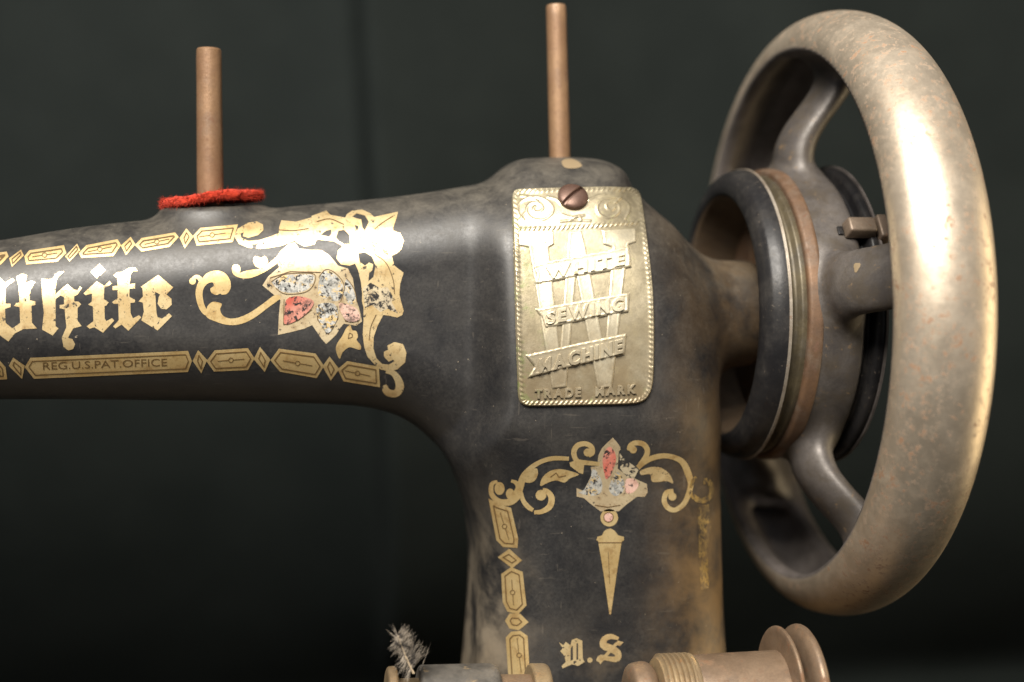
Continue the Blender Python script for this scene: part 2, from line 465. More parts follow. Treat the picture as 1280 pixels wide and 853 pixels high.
def fill(poly, holes=(), step=3.2):
    poly = np.asarray(poly, float)
    loops = [poly] + [np.asarray(h, float) for h in holes]
    V = []; Ed = []
    for lp in loops:
        pts = []
        for a, b in zip(lp, np.roll(lp, -1, 0)):
            n = max(1, int(np.linalg.norm(b - a) / step))
            pts += [a + (b - a) * k / n for k in range(n)]
        o = len(V); V += pts; Ed += [(o + i, o + (i + 1) % len(pts)) for i in range(len(pts))]
    lo, hi = poly.min(0), poly.max(0)
    g = np.stack(np.meshgrid(np.arange(lo[0] + step / 2, hi[0], step), np.arange(lo[1] + step / 2, hi[1], step)), -1).reshape(-1, 2)
    if len(g):
        ok = inside(poly, g) & (polydist(poly, g) > step * .35)
        for h in loops[1:]: ok &= ~inside(h, g) & (polydist(h, g) > step * .35)
        V += list(g[ok])
    r = geometry.delaunay_2d_cdt([Vector(v) for v in V], Ed, [], 0, 1e-4)
    v = np.array([tuple(p) for p in r[0]]); f = np.array([t for t in r[2]])
    c = v[f].mean(1)
    ok = inside(poly, c)
    for h in loops[1:]: ok &= ~inside(h, c)
    return v, f[ok]
def ribbon(pts, per=7):
    c = catmull(pts, per, False)
    p, w = c[:, :2], np.abs(c[:, 2])
    t = np.gradient(p, axis=0); t /= np.maximum(np.linalg.norm(t, axis=1), 1e-6)[:, None]
    n = np.stack([-t[:, 1], t[:, 0]], -1)
    v = np.concatenate([p + n * w[:, None], p, p - n * w[:, None]])
    m = len(p); f = []
    for i in range(m - 1):
        for a in (0, m): f += [(a + i, a + i + 1, a + m + i + 1), (a + i, a + m + i + 1, a + m + i)]
    return v, np.array(f)
def disc(x, y, r, r2=None, n=20):
    a = np.linspace(0, 2 * np.pi, n, endpoint=False)
    return np.stack([x + r * np.cos(a), y + (r2 or r) * np.sin(a)], -1)

class Decal:
    def __init__(s, mats): s.mats = mats; s.v = []; s.f = []; s.o = []; s.m = []; s.n = 0; s.lift = 0.07
    def add(s, vf, mi=0, lift=None):
        v, f = vf
        s.lift += 0.004
        s.v.append(v); s.f.append(f + s.n); s.o.append(np.full(len(v), (lift if lift is not None else s.lift)))
        s.m += [mi] * len(f); s.n += len(v); return s
    def poly(s, pts, mi=0, smooth=False, holes=(), step=3.2, lift=None):
        p = catmull(pts, 4) if smooth else pts
        return s.add(fill(p, [catmull(h, 4) if smooth else h for h in holes], step), mi, lift)
    def rib(s, pts, mi=0, lift=None): return s.add(ribbon(pts), mi, lift)
    def dot(s, d, mi=0, lift=None): return s.add(fill(disc(*d), (), max(1.2, d[2] * .5)), mi, lift)
    def line(s, pts, w=0.55, mi=1, closed=True, lift=0.16):
        p = list(pts) + ([pts[0]] if closed else [])
        for a, b in zip(p, p[1:]):
            a = np.array(a, float); b = np.array(b, float); e = b - a; L = np.linalg.norm(e)
            if L < 1e-3: continue
            e /= L; k = max(2, int(L / 3)); q = [tuple(a + (b - a) * i / k) + (w,) for i in range(k + 1)]
            q[0] = tuple(a - e * w * .5) + (w,); s.rib(q, mi, lift); lift += 0.0015
        return s
    def build(s, name, parent=None):
        v = np.concatenate(s.v); f = np.concatenate(s.f); o = np.concatenate(s.o)
        P, N = trace(v)
        # face outwards
        a, b, c = P[f[:, 0]], P[f[:, 1]], P[f[:, 2]]
        fl = (np.cross(b - a, c - a) * N[f[:, 0]]).sum(1) < 0
        f[fl] = f[fl][:, ::-1]
        return mesh_obj(name, P + N * o[:, None], f, s.mats, parent or body, N, s.m)
def inset(poly, k):
    p = np.asarray(poly, float); c = p.mean(0)
    d = polydist(p, c[None])[0]
    out = []
    n = len(p)
    for i in range(n):
        a, b, e = p[i - 1], p[i], p[(i + 1) % n]
        u = (b - a) / np.linalg.norm(b - a); v = (e - b) / np.linalg.norm(e - b)
        n1 = np.array([-u[1], u[0]]); n2 = np.array([-v[1], v[0]])
        if n1 @ (c - b) < 0: n1 = -n1
        if n2 @ (c - b) < 0: n2 = -n2
        m = n1 + n2; m /= max(np.linalg.norm(m), .2)
        out.append(b + m * min(k / max(m @ n1, .45), d * .85))
    return np.array(out)
def panel(poly, mat=GOLD, k=4.2, core=True, name='band_panel'):
    d = Decal([mat, INK]); d.poly(poly)
    q = inset(poly, k); d.line(q, 0.7)
    c = np.asarray(poly).mean(0)
    if core:
        p = np.asarray(poly, float); cv = np.cov((p - c).T); w, v = np.linalg.eigh(cv); ax = v[:, 1]; L = math.sqrt(w[1]) * 0.62
        d.line([c - ax * L, c - ax * 3.2], 0.45, closed=False); d.line([c + ax * 3.2, c + ax * L], 0.45, closed=False, lift=.163)
        d.line(disc(c[0], c[1], 2.9, n=8), 0.45, lift=.166)
    return d.build(name)
def diamond(poly, mat=GOLD):
    d = Decal([mat, INK]); d.poly(poly, step=2.6); d.line(inset(poly, 5.6), 0.65)
    return d.build('band_diamond')

# upper border band of the arm
for p in ([(-14, 326), (0, 316), (8.5, 315), (11, 321), (1.5, 331), (-14, 335)],
          [(30.5, 321), (36.5, 313.5), (80, 307), (83, 317), (72, 327.5), (33, 331)],
          [(98.5, 317), (108, 307), (147, 299.5), (151.5, 307), (142, 320.5), (102, 323)],
          [(168.5, 307), (177, 298), (219, 291), (223.5, 297), (212, 309), (177, 315)],
          [(241.5, 295), (250.5, 285.5), (297.5, 281), (291, 303), (246, 307.5)]):
    panel(p)
for p in ([(11.5, 323.5), (26.5, 312.5), (30, 320), (15, 334)], [(81.5, 321), (96.5, 305), (100.5, 313.5), (87, 327.5)],
          [(151, 307.5), (163.5, 296.5), (169.5, 306), (157.5, 319.5)], [(224.5, 298), (233, 286), (242, 296.5), (231, 311)]):
    diamond(p)
# lower border band
panel([(-16, 452), (0, 451), (7, 459), (9, 474), (0, 474.5), (-16, 475)])
for p in ([(11, 457.5), (16.5, 447), (31, 457), (27.7, 473.7)], [(240.8, 451.3), (247.6, 437.7), (259, 450), (251.7, 466.6)],
          [(317, 449), (325, 433.7), (338, 449.5), (331, 465)], [(403, 458), (412, 445.7), (424, 461.3), (413.5, 475.8)]):
    diamond(p)
for p in ([(258, 451.5), (268.3, 438), (310, 435.3), (318.2, 448), (310, 462.5), (267.5, 464.5)],
          [(338, 450.4), (348.7, 436), (394.5, 442), (405, 457.5), (396, 472.6), (350, 464.7)],
          [(422, 461.5), (434, 451.4), (473.7, 458.4), (475, 484), (429.4, 476.7)]):
    panel(p)

def text_mesh(s, extrude=0.0, bevel=0.0, bold=0.0):
    c = bpy.data.curves.new('t', 'FONT'); c.body = s; c.size = 1.0; c.extrude = extrude; c.bevel_depth = bevel; c.offset = bold
    c.resolution_u = 3
    o = bpy.data.objects.new('t', c); COL.objects.link(o)
    bpy.context.view_layer.update()
    me = o.evaluated_get(bpy.context.evaluated_depsgraph_get()).to_mesh()
    v = np.array([tuple(q.co) for q in me.vertices]); f = [tuple(q.vertices) for q in me.polygons]
    bpy.data.objects.remove(o); bpy.data.curves.remove(c)
    return v, f
def tri(f):
    out = []
    for q in f: out += [(q[0], q[i], q[i + 1]) for i in range(1, len(q) - 1)]
    return np.array(out)

# the lettered panel
d = Decal([GOLD, INK])
pl = [(31, 459), (38, 447.3), (235, 438.7), (240, 451.3), (235, 465), (42.5, 473.4)]
d.poly(pl); d.line(inset(pl, 4.3), 0.6)
v, f = text_mesh('REG.U.S.PAT.OFFICE', bold=-0.002)
x0, x1 = v[:, 0].min(), v[:, 0].max(); u = (v[:, 0] - x0) / (x1 - x0); cap = 0.70
vv = np.stack([54 + u * 155 - v[:, 1] / cap * 0.4, 462.0 - u * 4.8 - v[:, 1] / cap * 9.4], -1)
d.add((vv, tri(f)), 1, 0.15)
d.build('lettered_panel')

# blackletter word on the arm
A = Zm(0, 325, 7.108); B = Zm(100, 325, 7.108)
L = Decal([GOLDW])
L.poly(A([(145, 150), (200, 125), (240, 140), (225, 210), (280, 185), (315, 200), (270, 270), (265, 360), (315, 370), (315, 400), (280, 410), (285, 560), (330, 610), (210, 615), (130, 655), (75, 725),
          (0, 670), (-120, 640), (-150, 600), (-150, 200), (-60, 140), (0, 160), (45, 205), (115, 165), (130, 185), (50, 250), (50, 390), (95, 390), (95, 420), (45, 435), (50, 560), (110, 610), (180, 560),
          (175, 420), (125, 410), (145, 385), (175, 380), (165, 230)])).build('gold_letter')
L = Decal([GOLDW])
L.poly(A([(370, 170), (430, 175), (470, 170), (490, 130), (530, 105), (570, 105), (520, 150), (500, 190), (490, 310), (520, 280), (600, 215), (660, 265), (690, 270), (710, 235), (730, 250), (690, 310), (660, 325), (660, 370),
          (700, 372), (722, 395), (690, 430), (690, 540), (725, 588), (650, 610), (605, 690), (645, 705), (668, 750), (650, 792), (610, 805), (565, 775), (550, 690), (590, 600), (575, 440), (530, 430), (530, 402), (570, 395), (570, 335), (540, 315),
          (494, 350), (495, 590), (520, 610), (468, 672), (375, 620), (390, 470), (375, 330)])).build('gold_letter')
L = Decal([GOLDW])
L.poly(B([(150, 190), (215, 232), (262, 190), (285, 212), (215, 258), (213, 350), (235, 362), (255, 378), (235, 405), (218, 412), (220, 520), (234, 545), (285, 518), (305, 540), (205, 648), (130, 600), (85, 612), (60, 590), (120, 545), (115, 415), (72, 398), (105, 372), (108, 300), (48, 315), (32, 298)]))
L.poly(B([(175, 35), (228, 95), (150, 168), (95, 108)]), step=2.5).build('gold_letter')
L = Decal([GOLDW])
L.poly(B([(298, 140), (335, 112), (375, 110), (430, 75), (490, 70), (512, 100), (470, 100), (450, 130), (442, 215), (490, 210), (490, 255), (440, 258), (440, 330), (490, 355), (488, 378), (448, 385), (450, 470), (470, 520), (525, 492), (545, 512), (430, 630), (370, 575), (315, 610), (295, 592), (345, 535), (340, 390), (300, 392), (285, 375), (335, 340), (335, 268), (290, 270), (290, 235), (335, 230), (330, 165)])).build('gold_letter')
L = Decal([GOLDW])
L.poly(B([(540, 240), (695, 135), (828, 245), (768, 308), (812, 345), (815, 400), (770, 440), (720, 435), (690, 390), (700, 330), (712, 308), (668, 285), (680, 470), (690, 510), (730, 522), (790, 475), (818, 500), (690, 628), (545, 538), (568, 460), (558, 380), (520, 370), (560, 325), (555, 255)])).build('gold_letter')

# scrolled corner of the arm
C3 = Zm(240, 260, 5.687); C4 = Zm(370, 255, 5.687); C5 = Zm(370, 360, 5.687); Z2 = Zm(230, 240, 3.16)
d = Decal([GOLD])
d.poly(C3([(75, 500), (100, 470), (140, 452), (190, 448), (240, 470), (272, 520), (275, 570), (250, 610), (215, 618), (200, 610), (175, 620), (140, 605), (130, 575), (155, 555), (145, 530), (110, 540), (85, 570), (75, 610), (85, 680), (110, 740), (95, 765), (60, 730), (35, 670), (25, 600), (40, 540), (60, 512)]), smooth=True)
d.rib(C3.rib([(8, 508, 14), (25, 492, 13), (50, 498, 16), (70, 525, 18)])); d.dot(C3.dot(4, 522, 24))
d.poly(C3([(100, 760), (110, 700), (150, 668), (205, 678), (210, 695), (200, 720), (215, 760), (260, 785), (330, 780), (420, 740), (520, 670), (590, 620), (630, 640), (540, 710), (430, 790), (330, 830), (240, 830), (160, 805), (115, 785)]), smooth=True)
d.build('scroll_ornament')
d = Decal([GOLD])
d.poly(C3([(285, 425), (300, 405), (330, 408), (345, 435), (340, 462), (370, 452), (430, 440), (482, 432), (450, 415), (435, 370), (450, 345), (490, 355), (520, 345), (540, 380), (532, 402), (600, 350), (640, 300), (655, 350), (600, 400), (520, 455), (430, 495), (370, 502), (320, 490), (290, 465)]), smooth=True)
d.build('scroll_ornament')
d = Decal([FLAKE, SILVER, RED, PINK, INK])
fl = [(352.5, 312.8), (361.3, 304.8), (369, 303.5), (373.5, 311), (387.6, 313), (401.7, 313), (410.5, 318.3), (417.5, 326), (422.8, 332.4), (435, 336), (441, 348), (443.5, 364), (446.5, 378), (449, 386), (452.6, 402), (445.6, 407.5), (429.8, 404.8),
      (426, 409), (420, 419), (407.8, 430.3), (402, 424), (390.2, 406.5), (380.5, 411), (363, 415.5), (347.5, 418.8), (348.5, 395), (350.5, 375.5), (339, 366), (328, 357), (335, 346), (349, 334), (347.3, 330.3)]
d.poly(fl)
d.poly(Z2([(348, 352), (390, 332), (450, 326), (512, 330), (505, 368), (470, 393), (400, 398), (365, 378)]), 1, smooth=True)
d.poly(Z2([(538, 335), (562, 312), (600, 330), (628, 372), (615, 428), (562, 424), (530, 402)]), 1, smooth=True)
d.poly(Z2([(642, 345), (668, 385), (678, 432), (652, 442), (630, 400)]), 1, smooth=True)
for q in ([(345, 355), (390, 328), (450, 321), (516, 326), (508, 372), (472, 398), (400, 403), (362, 380)], [(534, 335), (562, 306), (604, 326), (633, 372), (618, 433)], [(640, 340), (672, 383), (683, 436)]):
    d.line(catmull(Z2(q), 4, False), 0.4, 4, False, 0.168)
d.poly(Z2([(405, 425), (450, 412), (510, 430), (498, 465), (450, 505), (398, 522), (398, 470)]), 2, smooth=True)
d.poly(Z2([(525, 450), (565, 438), (600, 450), (605, 500), (568, 558), (530, 500)]), 1, smooth=True)
d.poly(Z2([(612, 440), (680, 460), (692, 505), (640, 508)]), 3, smooth=True)
for q in ([(395, 425), (393, 525), (450, 508), (505, 465)], [(522, 450), (528, 505), (570, 562), (608, 500), (604, 450)], [(612, 435), (638, 512), (690, 512)], [(340, 340), (420, 315), (540, 318)]):
    d.line(Z2(q), 0.5, 4, False, 0.17)
d.build('flower_ornament')
d = Decal([GOLDW, INK, FLAKE2])
up = C3([(300, 205), (325, 150), (400, 107), (460, 98), (505, 120), (508, 160), (470, 195), (400, 215), (362, 203), (368, 175), (345, 185), (350, 215), (400, 237), (480, 230), (560, 205), (618, 180), (620, 140), (635, 90), (740, 100), (850, 70)]) + \
    C4([(110, 88), (215, 50), (245, 80), (350, 100), (362, 75), (400, 50), (470, 42), (530, 70), (555, 95), (725, 58), (715, 100), (690, 170), (690, 190), (740, 210), (765, 260), (750, 320), (715, 355), (680, 370), (700, 440), (765, 490), (740, 570), (735, 650), (765, 760), (755, 790), (720, 808), (660, 795), (620, 790)]) + \
    C5([(580, 270), (552, 350), (550, 430), (572, 500), (612, 540), (660, 545), (700, 522), (690, 510), (660, 525), (625, 490), (625, 455), (655, 440), (650, 410), (700, 385), (760, 400), (785, 460), (775, 530), (720, 580), (660, 592), (600, 580), (555, 540), (508, 490), (485, 420), (474, 330), (480, 230)]) + \
    C4([(480, 740), (468, 690), (470, 640), (462, 560), (440, 470), (420, 425), (380, 440), (320, 430), (288, 390), (300, 330), (335, 302), (270, 268), (150, 255), (130, 290), (60, 305), (12, 280)]) + \
    C3([(730, 235), (640, 270), (560, 285), (480, 292), (400, 285), (335, 258)])
d.poly(up, holes=[C4([(175, 222), (215, 192), (250, 185), (252, 212), (236, 236)]), C4([(282, 240), (302, 192), (342, 186), (380, 222), (385, 288), (342, 288), (300, 262)]),
                  C4([(400, 92), (432, 70), (490, 85), (518, 130), (490, 190), (472, 170), (464, 112), (432, 106)]), C4([(418, 152), (444, 160), (440, 192), (424, 178)]),
                  C4([(442, 352), (490, 345), (540, 375), (565, 440), (550, 520), (515, 550), (520, 492), (545, 470), (548, 430), (520, 418), (490, 440), (452, 412)])], step=2.8)
d.poly(C4([(475, 600), (530, 560), (600, 600), (650, 590), (690, 660), (680, 700), (725, 780), (650, 745), (600, 770), (540, 720), (490, 740)]), 2)
d.rib(C5.rib([(640, 590, 16), (690, 605, 20), (725, 650, 26), (738, 705, 30), (712, 748, 26), (660, 745, 26), (632, 712, 22), (650, 695, 10)]))
for q in (C4([(560, 180), (610, 140), (690, 90)]), C4([(150, 130), (240, 110), (340, 150)]), C4([(560, 360), (640, 420), (690, 540), (700, 640)]), C5([(520, 370), (530, 280), (570, 190)]), C3([(620, 160), (720, 165), (830, 150)]), C4([(520, 270), (580, 285)])):
    d.line(catmull(q, 4, False), 0.5, 1, False, 0.17)
d.build('scroll_ornament')
d = Decal([GOLD, INK])
q = C5([(385, 265), (400, 300), (430, 310), (440, 350), (430, 370), (460, 410), (455, 440), (400, 425), (370, 425), (330, 460), (310, 505), (285, 450), (290, 400), (330, 340), (355, 290)])
d.poly(q, smooth=True); d.line(C5([(380, 320), (370, 360), (400, 350), (400, 330)]), .5, 1, True).build('leaf_ornament')

# pillar ornament
P1 = Zm(600, 540, 5.687); P2 = Zm(740, 540, 5.687); P3 = Zm(600, 690, 5.23); P4 = Zm(580, 530, 2.64)
d = Decal([GOLD])
d.rib(P1.rib([(125, 352, 10), (88, 368, 15), (80, 420, 17), (97, 463, 18), (145, 496, 20), (210, 498, 26), (258, 455, 32), (285, 390, 26), (310, 315, 22), (360, 258, 18), (430, 213, 16), (520, 188, 16), (632, 190, 14)]))
d.dot(P1.dot(140, 402, 36, 46)); d.rib(P1.rib([(222, 348, 10), (255, 360, 15), (272, 392, 18), (262, 440, 22)])); d.dot(P1.dot(215, 440, 30, 38))
d.poly(P1([(310, 345), (340, 285), (400, 258), (412, 300), (390, 345), (350, 362)]), smooth=True)
d.rib(P1.rib([(292, 425, 12), (308, 488, 16), (343, 533, 17), (378, 556, 14)]))
d.build('scroll_ornament')
d = Decal([GOLD, INK])
d.rib(P1.rib([(385, 572, 14), (440, 566, 17), (495, 530, 22), (508, 470, 22), (480, 425, 18), (445, 412, 14)])); d.dot(P1.dot(433, 450, 38))
d.build('scroll_ornament')
d = Decal([GOLD, INK])
d.poly(P1([(430, 385), (440, 330), (490, 282), (560, 264), (640, 278), (702, 303), (640, 330), (600, 360), (540, 345), (480, 362)]), smooth=True)
d.line(P1([(500, 320), (540, 290), (560, 320), (610, 310)]), .5, 1, False).build('leaf_ornament')
d = Decal([GOLD])
d.rib(P1.rib([(700, 222, 18), (675, 185, 18), (667, 140, 19), (693, 97, 19), (745, 84, 18), (790, 105, 18), (800, 148, 16), (772, 172, 12)])); d.dot(P1.dot(765, 146, 29))
d.poly(P1([(635, 218), (700, 195), (850, 215), (850, 242), (740, 235), (732, 300), (702, 290), (642, 244)])).build('scroll_ornament')
d = Decal([FLAKE, SILVER, RED, PINK, INK, FLAKE2])
d.poly(P2([(-110, 400), (-60, 420), (0, 300), (-10, 250), (60, 240), (180, 260), (250, 310), (300, 330), (390, 370), (395, 430), (375, 462), (320, 460), (240, 520), (190, 565), (60, 565), (0, 520), (-60, 470), (-110, 460)]))
d.poly(P2([(38, 225), (45, 165), (70, 115), (110, 75), (148, 40), (178, 75), (208, 118), (190, 140), (182, 260), (60, 255)]))
d.poly(P2([(-100, 430), (-60, 412), (-12, 330), (2, 265), (40, 290), (72, 370), (55, 440), (-20, 452)]), 1, smooth=True)
d.poly(P2([(140, 340), (180, 285), (226, 350), (216, 430), (160, 455), (120, 410)]), 1, smooth=True)
d.poly(P2([(195, 150), (235, 200), (290, 235), (330, 270), (300, 330), (250, 325), (200, 260)]), 5)
d.poly(P2([(125, 105), (162, 145), (170, 205), (152, 258), (132, 310), (100, 335), (84, 280), (74, 200), (90, 140)]), 2, smooth=True)
d.poly(P2([(240, 340), (300, 335), (330, 380), (290, 430), (240, 430)]), 3, smooth=True)
d.line(P2([(20, 520), (110, 535), (200, 520)]), .5, 4, False, .17)
d.build('flower_ornament')
d = Decal([GOLD, INK])
d.rib(P2.rib([(325, 255, 18), (370, 215, 19), (440, 182, 19), (520, 170, 18), (600, 188, 19), (650, 225, 22), (682, 295, 24), (700, 370, 20), (682, 450, 19), (648, 515, 18), (590, 555, 17), (540, 540, 18), (513, 490, 18), (530, 432, 18), (578, 420, 14)])); d.dot(P2.dot(570, 460, 29))
d.rib(P2.rib([(340, 235, 18), (380, 180, 19), (393, 130, 19), (365, 88, 19), (310, 78, 18), (272, 98, 18), (262, 132, 14)])); d.dot(P2.dot(292, 126, 27))
d.build('scroll_ornament')
d = Decal([GOLDW, INK])
d.poly(P2([(345, 275), (420, 250), (490, 255), (550, 300), (576, 366), (530, 350), (430, 356), (412, 302), (350, 306)]), smooth=True).build('leaf_ornament')
d = Decal([GOLDX])
d.rib(P2.rib([(690, 420, 12), (725, 465, 18), (775, 490, 20), (830, 465, 18), (850, 410, 16), (830, 355, 20), (790, 350, 22)])); d.rib(P2.rib([(700, 400, 10), (715, 350, 12), (740, 320, 10)]))
d.build('scroll_ornament')
d = Decal([GOLDX])
d.poly([(872, 634), (886, 630), (888, 660), (884, 690), (886, 735), (876, 738), (873, 690)]).build('band_panel')
d = Decal([GOLD, PINK, INK])
d.dot(P2.dot(122, 610, 63)); d.dot(P2.dot(116, 606, 32), 1, 0.15); d.line(disc(*P2.dot(116, 606, 34)[:3], n=14), .5, 2, lift=.165)
d.poly(P2([(70, 735), (85, 705), (105, 692), (130, 686), (158, 700), (185, 735), (226, 745), (226, 770), (200, 786), (48, 780), (30, 770), (38, 745)]))
d.poly([(747.5, 677), (777, 677), (771, 715), (763.5, 768), (761.5, 768), (754, 715)])
d.line([(748, 678.5), (777, 678.5)], .7, 2, False, .17)
d.line([(760, 690), (762, 730)], .35, 2, False, .172)
d.build('pendant_ornament')
panel(P1([(62, 472), (135, 512), (222, 540), (272, 755), (268, 825), (165, 818), (118, 770)]), GOLD, 5.0)
diamond([(622.4, 696.7), (636.8, 686), (652.7, 700.5), (640.6, 710.5)])
panel([(626.8, 717.7), (639, 709), (653.5, 714.9), (658.3, 757), (647.8, 768), (634.4, 764.6), (628.7, 753)], GOLD, 4.8)
diamond(P3([(165, 450), (195, 402), (265, 405), (318, 460), (255, 512), (195, 502)]))
panel(P3([(170, 560), (205, 522), (265, 516), (312, 550), (325, 780), (335, 900), (192, 900)]), GOLD, 5.0)
d = Decal([GOLDW])
d.poly(P3([(515, 590), (545, 610), (560, 588), (590, 610), (600, 575), (630, 564), (668, 580), (672, 700), (685, 720), (640, 746), (600, 735), (540, 762), (533, 746), (560, 720), (552, 680), (525, 650), (540, 630)]), step=1.6,
       holes=[P3([(592, 630), (606, 612), (608, 705), (592, 712)]), P3([(630, 598), (641, 598), (641, 705), (630, 705)])])
d.build('gold_letter')
d = Decal([GOLDW]); d.dot(P3.dot(718, 708, 17)).build('gold_period')
d = Decal([GOLDW])
d.rib(P3.rib([(905, 568, 10), (855, 553, 17), (812, 572, 20), (808, 612, 24), (855, 632, 24), (900, 662, 22), (893, 700, 20), (840, 698, 15), (790, 690, 17), (768, 716, 12)]))
d.poly(P3([(880, 605), (900, 580), (938, 590), (915, 615)]), step=1.6); d.poly(P3([(786, 735), (775, 715), (885, 592), (900, 606)]), step=1.6)
d.build('gold_letter')

# bare chips of old primer on the pillar top
d = Decal([CREAM]); d.poly([(702, 203), (707, 199.5), (716, 199.5), (725, 204), (727, 208.5), (718, 211), (706, 210)], smooth=True, step=2).build('paint_chip')

# ------------------------------------------------------------------ brass badge
outline = catmull([(640, 262), (640.5, 246), (646, 239), (662, 237.5), (715, 236), (770, 235), (788, 236), (797, 243), (801, 256), (806, 285), (811, 320), (815.5, 360), (817.5, 400), (817.5, 440), (816, 476), (811, 494), (801, 503), (782, 506), (725, 507.5), (672, 508.5), (655, 507), (648, 498), (646.5, 475), (644.5, 420), (642.5, 350), (641, 300)], 6)
THICK = 0.75
def plate_height(px):
    """embossing in mm above the sheet"""
    e = polydist(outline, px)
    h = np.zeros(len(px))
    c = outline.mean(0)
    ang = np.arctan2(px[:, 1] - c[1], px[:, 0] - c[0])
    # rope border: slanted beads
    # arc length along the nearest outline point
    seg = np.linalg.norm(np.roll(outline, -1, 0) - outline, axis=1); cum = np.concatenate([[0], np.cumsum(seg)[:-1]])
    best = np.full(len(px), 1e9); s = np.zeros(len(px))
    for i in range(len(outline)):
        a = outline[i]; b = outline[(i + 1) % len(outline)]; ed = b - a; w = px - a
        t = np.clip((w @ ed) / max(ed @ ed, 1e-9), 0, 1); q = ((w - np.outer(t, ed)) ** 2).sum(1)
        m = q < best; best[m] = q[m]; s[m] = (cum[i] + t * seg[i])[m]
    tot = seg.sum(); nb = round(tot / 6.2)
    bead = 0.55 + 0.45 * np.sin(2 * np.pi * (s / tot * nb + (e - 6) / 9))
    h += 0.20 * np.exp(-((e - 4.6) / 2.2) ** 2) * bead
    h += 0.10 * (e < 3)
    # rope under the scroll panel
    yl = 289 - (px[:, 0] - 645) * 8.0 / 153
    dl = px[:, 1] - yl
    inr = (px[:, 0] > 648) & (px[:, 0] < 797)
    h += np.where(inr, 0.20 * np.exp(-(dl / 2.1) ** 2) * (0.55 + 0.45 * np.sin(2 * np.pi * (px[:, 0] / 6.0 + dl / 9))), 0)
    # scroll work in the head panel
    def line(pts, w=1.3, a=0.15):
        p = catmull(pts, 8, False); dd = np.full(len(px), 1e9)
        for u, v in zip(p, p[1:]):
            ed = v - u; ww = px - u; t = np.clip((ww @ ed) / max(ed @ ed, 1e-9), 0, 1)
            dd = np.minimum(dd, ((ww - np.outer(t, ed)) ** 2).sum(1))
        return a * np.exp(-dd / (w * w))
    G = Zm(630, 225, 6.095)
    for pts in ([(240, 215), (225, 245), (255, 262), (295, 240), (280, 205), (230, 190), (185, 215), (175, 265), (215, 310), (290, 320), (350, 285), (370, 235), (330, 180), (260, 150), (180, 160), (120, 200), (110, 270), (150, 320)],
                [(130, 140), (200, 150), (260, 180)], [(330, 150), (390, 165), (430, 200)], [(640, 170), (700, 145), (760, 130)],
                [(830, 225), (805, 245), (775, 230), (770, 200), (800, 180), (850, 195), (865, 245), (830, 290), (770, 300), (715, 270), (705, 215), (750, 165), (840, 150), (910, 180), (940, 240), (910, 310)],
                [(440, 280), (520, 300), (600, 285)], [(420, 330), (520, 320), (650, 325)], [(870, 150), (830, 190)], [(120, 320), (160, 270)], [(500, 320), (560, 290), (580, 320)]):
        h += line(G(pts))
    return h

def plate_mesh():
    v, f = fill(outline, (), 0.82)
    P, N = trace(v)
    e = polydist(outline, v)
    H = THICK * sstep(e, -0.8, 2.2) + plate_height(v)
    P2_ = P + N * H[:, None]
    # skirt
    ob = fill(outline, (), 400)[0]
    a, b, c = P2_[f[:, 0]], P2_[f[:, 1]], P2_[f[:, 2]]
    fl = (np.cross(b - a, c - a) * N[f[:, 0]]).sum(1) < 0
    f[fl] = f[fl][:, ::-1]
    return P2_, f
pv, pf = plate_mesh()
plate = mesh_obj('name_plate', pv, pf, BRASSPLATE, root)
plate['label'] = 'embossed brass badge screwed to the pillar'

def raised(name, vf3, base, mat, parent):
    """vf3: (px verts, height, faces) -> solid raised piece on the casting"""
    px, hgt, f = vf3
    P, N = trace(px)
    return mesh_obj(name, P + N * (base + hgt)[:, None], f, mat, parent, smooth=False)
def banner(pts, name='banner', hgt=0.50, lip=0.14, step=2.0):
    pts = np.array(pts, float)
    v, f = fill(pts, (), step)
    e = polydist(pts, v)
    h = hgt * sstep(e, -.8, 1.0) + lip * np.exp(-((e - 1.6) / 1.1) ** 2)
    P, N = trace(v)
    a, b, c = P[f[:, 0]], P[f[:, 1]], P[f[:, 2]]
    fl = (np.cross(b - a, c - a) * N[f[:, 0]]).sum(1) < 0
    f[fl] = f[fl][:, ::-1]
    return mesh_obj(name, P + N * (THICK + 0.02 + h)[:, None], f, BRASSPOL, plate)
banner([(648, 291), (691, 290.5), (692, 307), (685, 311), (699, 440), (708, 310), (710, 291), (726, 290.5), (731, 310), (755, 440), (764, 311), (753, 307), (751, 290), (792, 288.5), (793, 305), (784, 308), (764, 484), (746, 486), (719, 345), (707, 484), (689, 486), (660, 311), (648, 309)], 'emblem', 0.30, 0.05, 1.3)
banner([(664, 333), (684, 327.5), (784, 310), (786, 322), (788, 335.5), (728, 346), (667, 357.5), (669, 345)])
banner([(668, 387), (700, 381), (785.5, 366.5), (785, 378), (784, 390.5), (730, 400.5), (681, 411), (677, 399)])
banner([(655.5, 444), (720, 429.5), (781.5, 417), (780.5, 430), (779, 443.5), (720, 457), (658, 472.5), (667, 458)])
def emboss(word, p0, p1, cap, base, shear=0.0, gap=1.0):
    """letters set one by one between two baseline pixels"""
    glyph = [text_mesh(ch, 0.05, 0.03, 0.03) for ch in word]
    w = [g[0][:, 0].max() - g[0][:, 0].min() for g in glyph]
    sp = 0.13 * gap
    tot = sum(w) + sp * (len(w) - 1)
    p0 = np.array(p0, float); p1 = np.array(p1, float)
    e = (p1 - p0) / tot
    x = 0.0
    for (v, f), wi in zip(glyph, w):
        u = v[:, 0] - v[:, 0].min() + x
        hh = v[:, 1] / 0.70 * cap
        px = p0 + np.outer(u, e) + np.stack([hh * shear, -hh], -1)
        z = (v[:, 2] + 0.08) / 0.16
        fa = [tuple(q) for q in f]
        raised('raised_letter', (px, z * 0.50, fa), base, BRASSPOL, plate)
        x += wi + sp
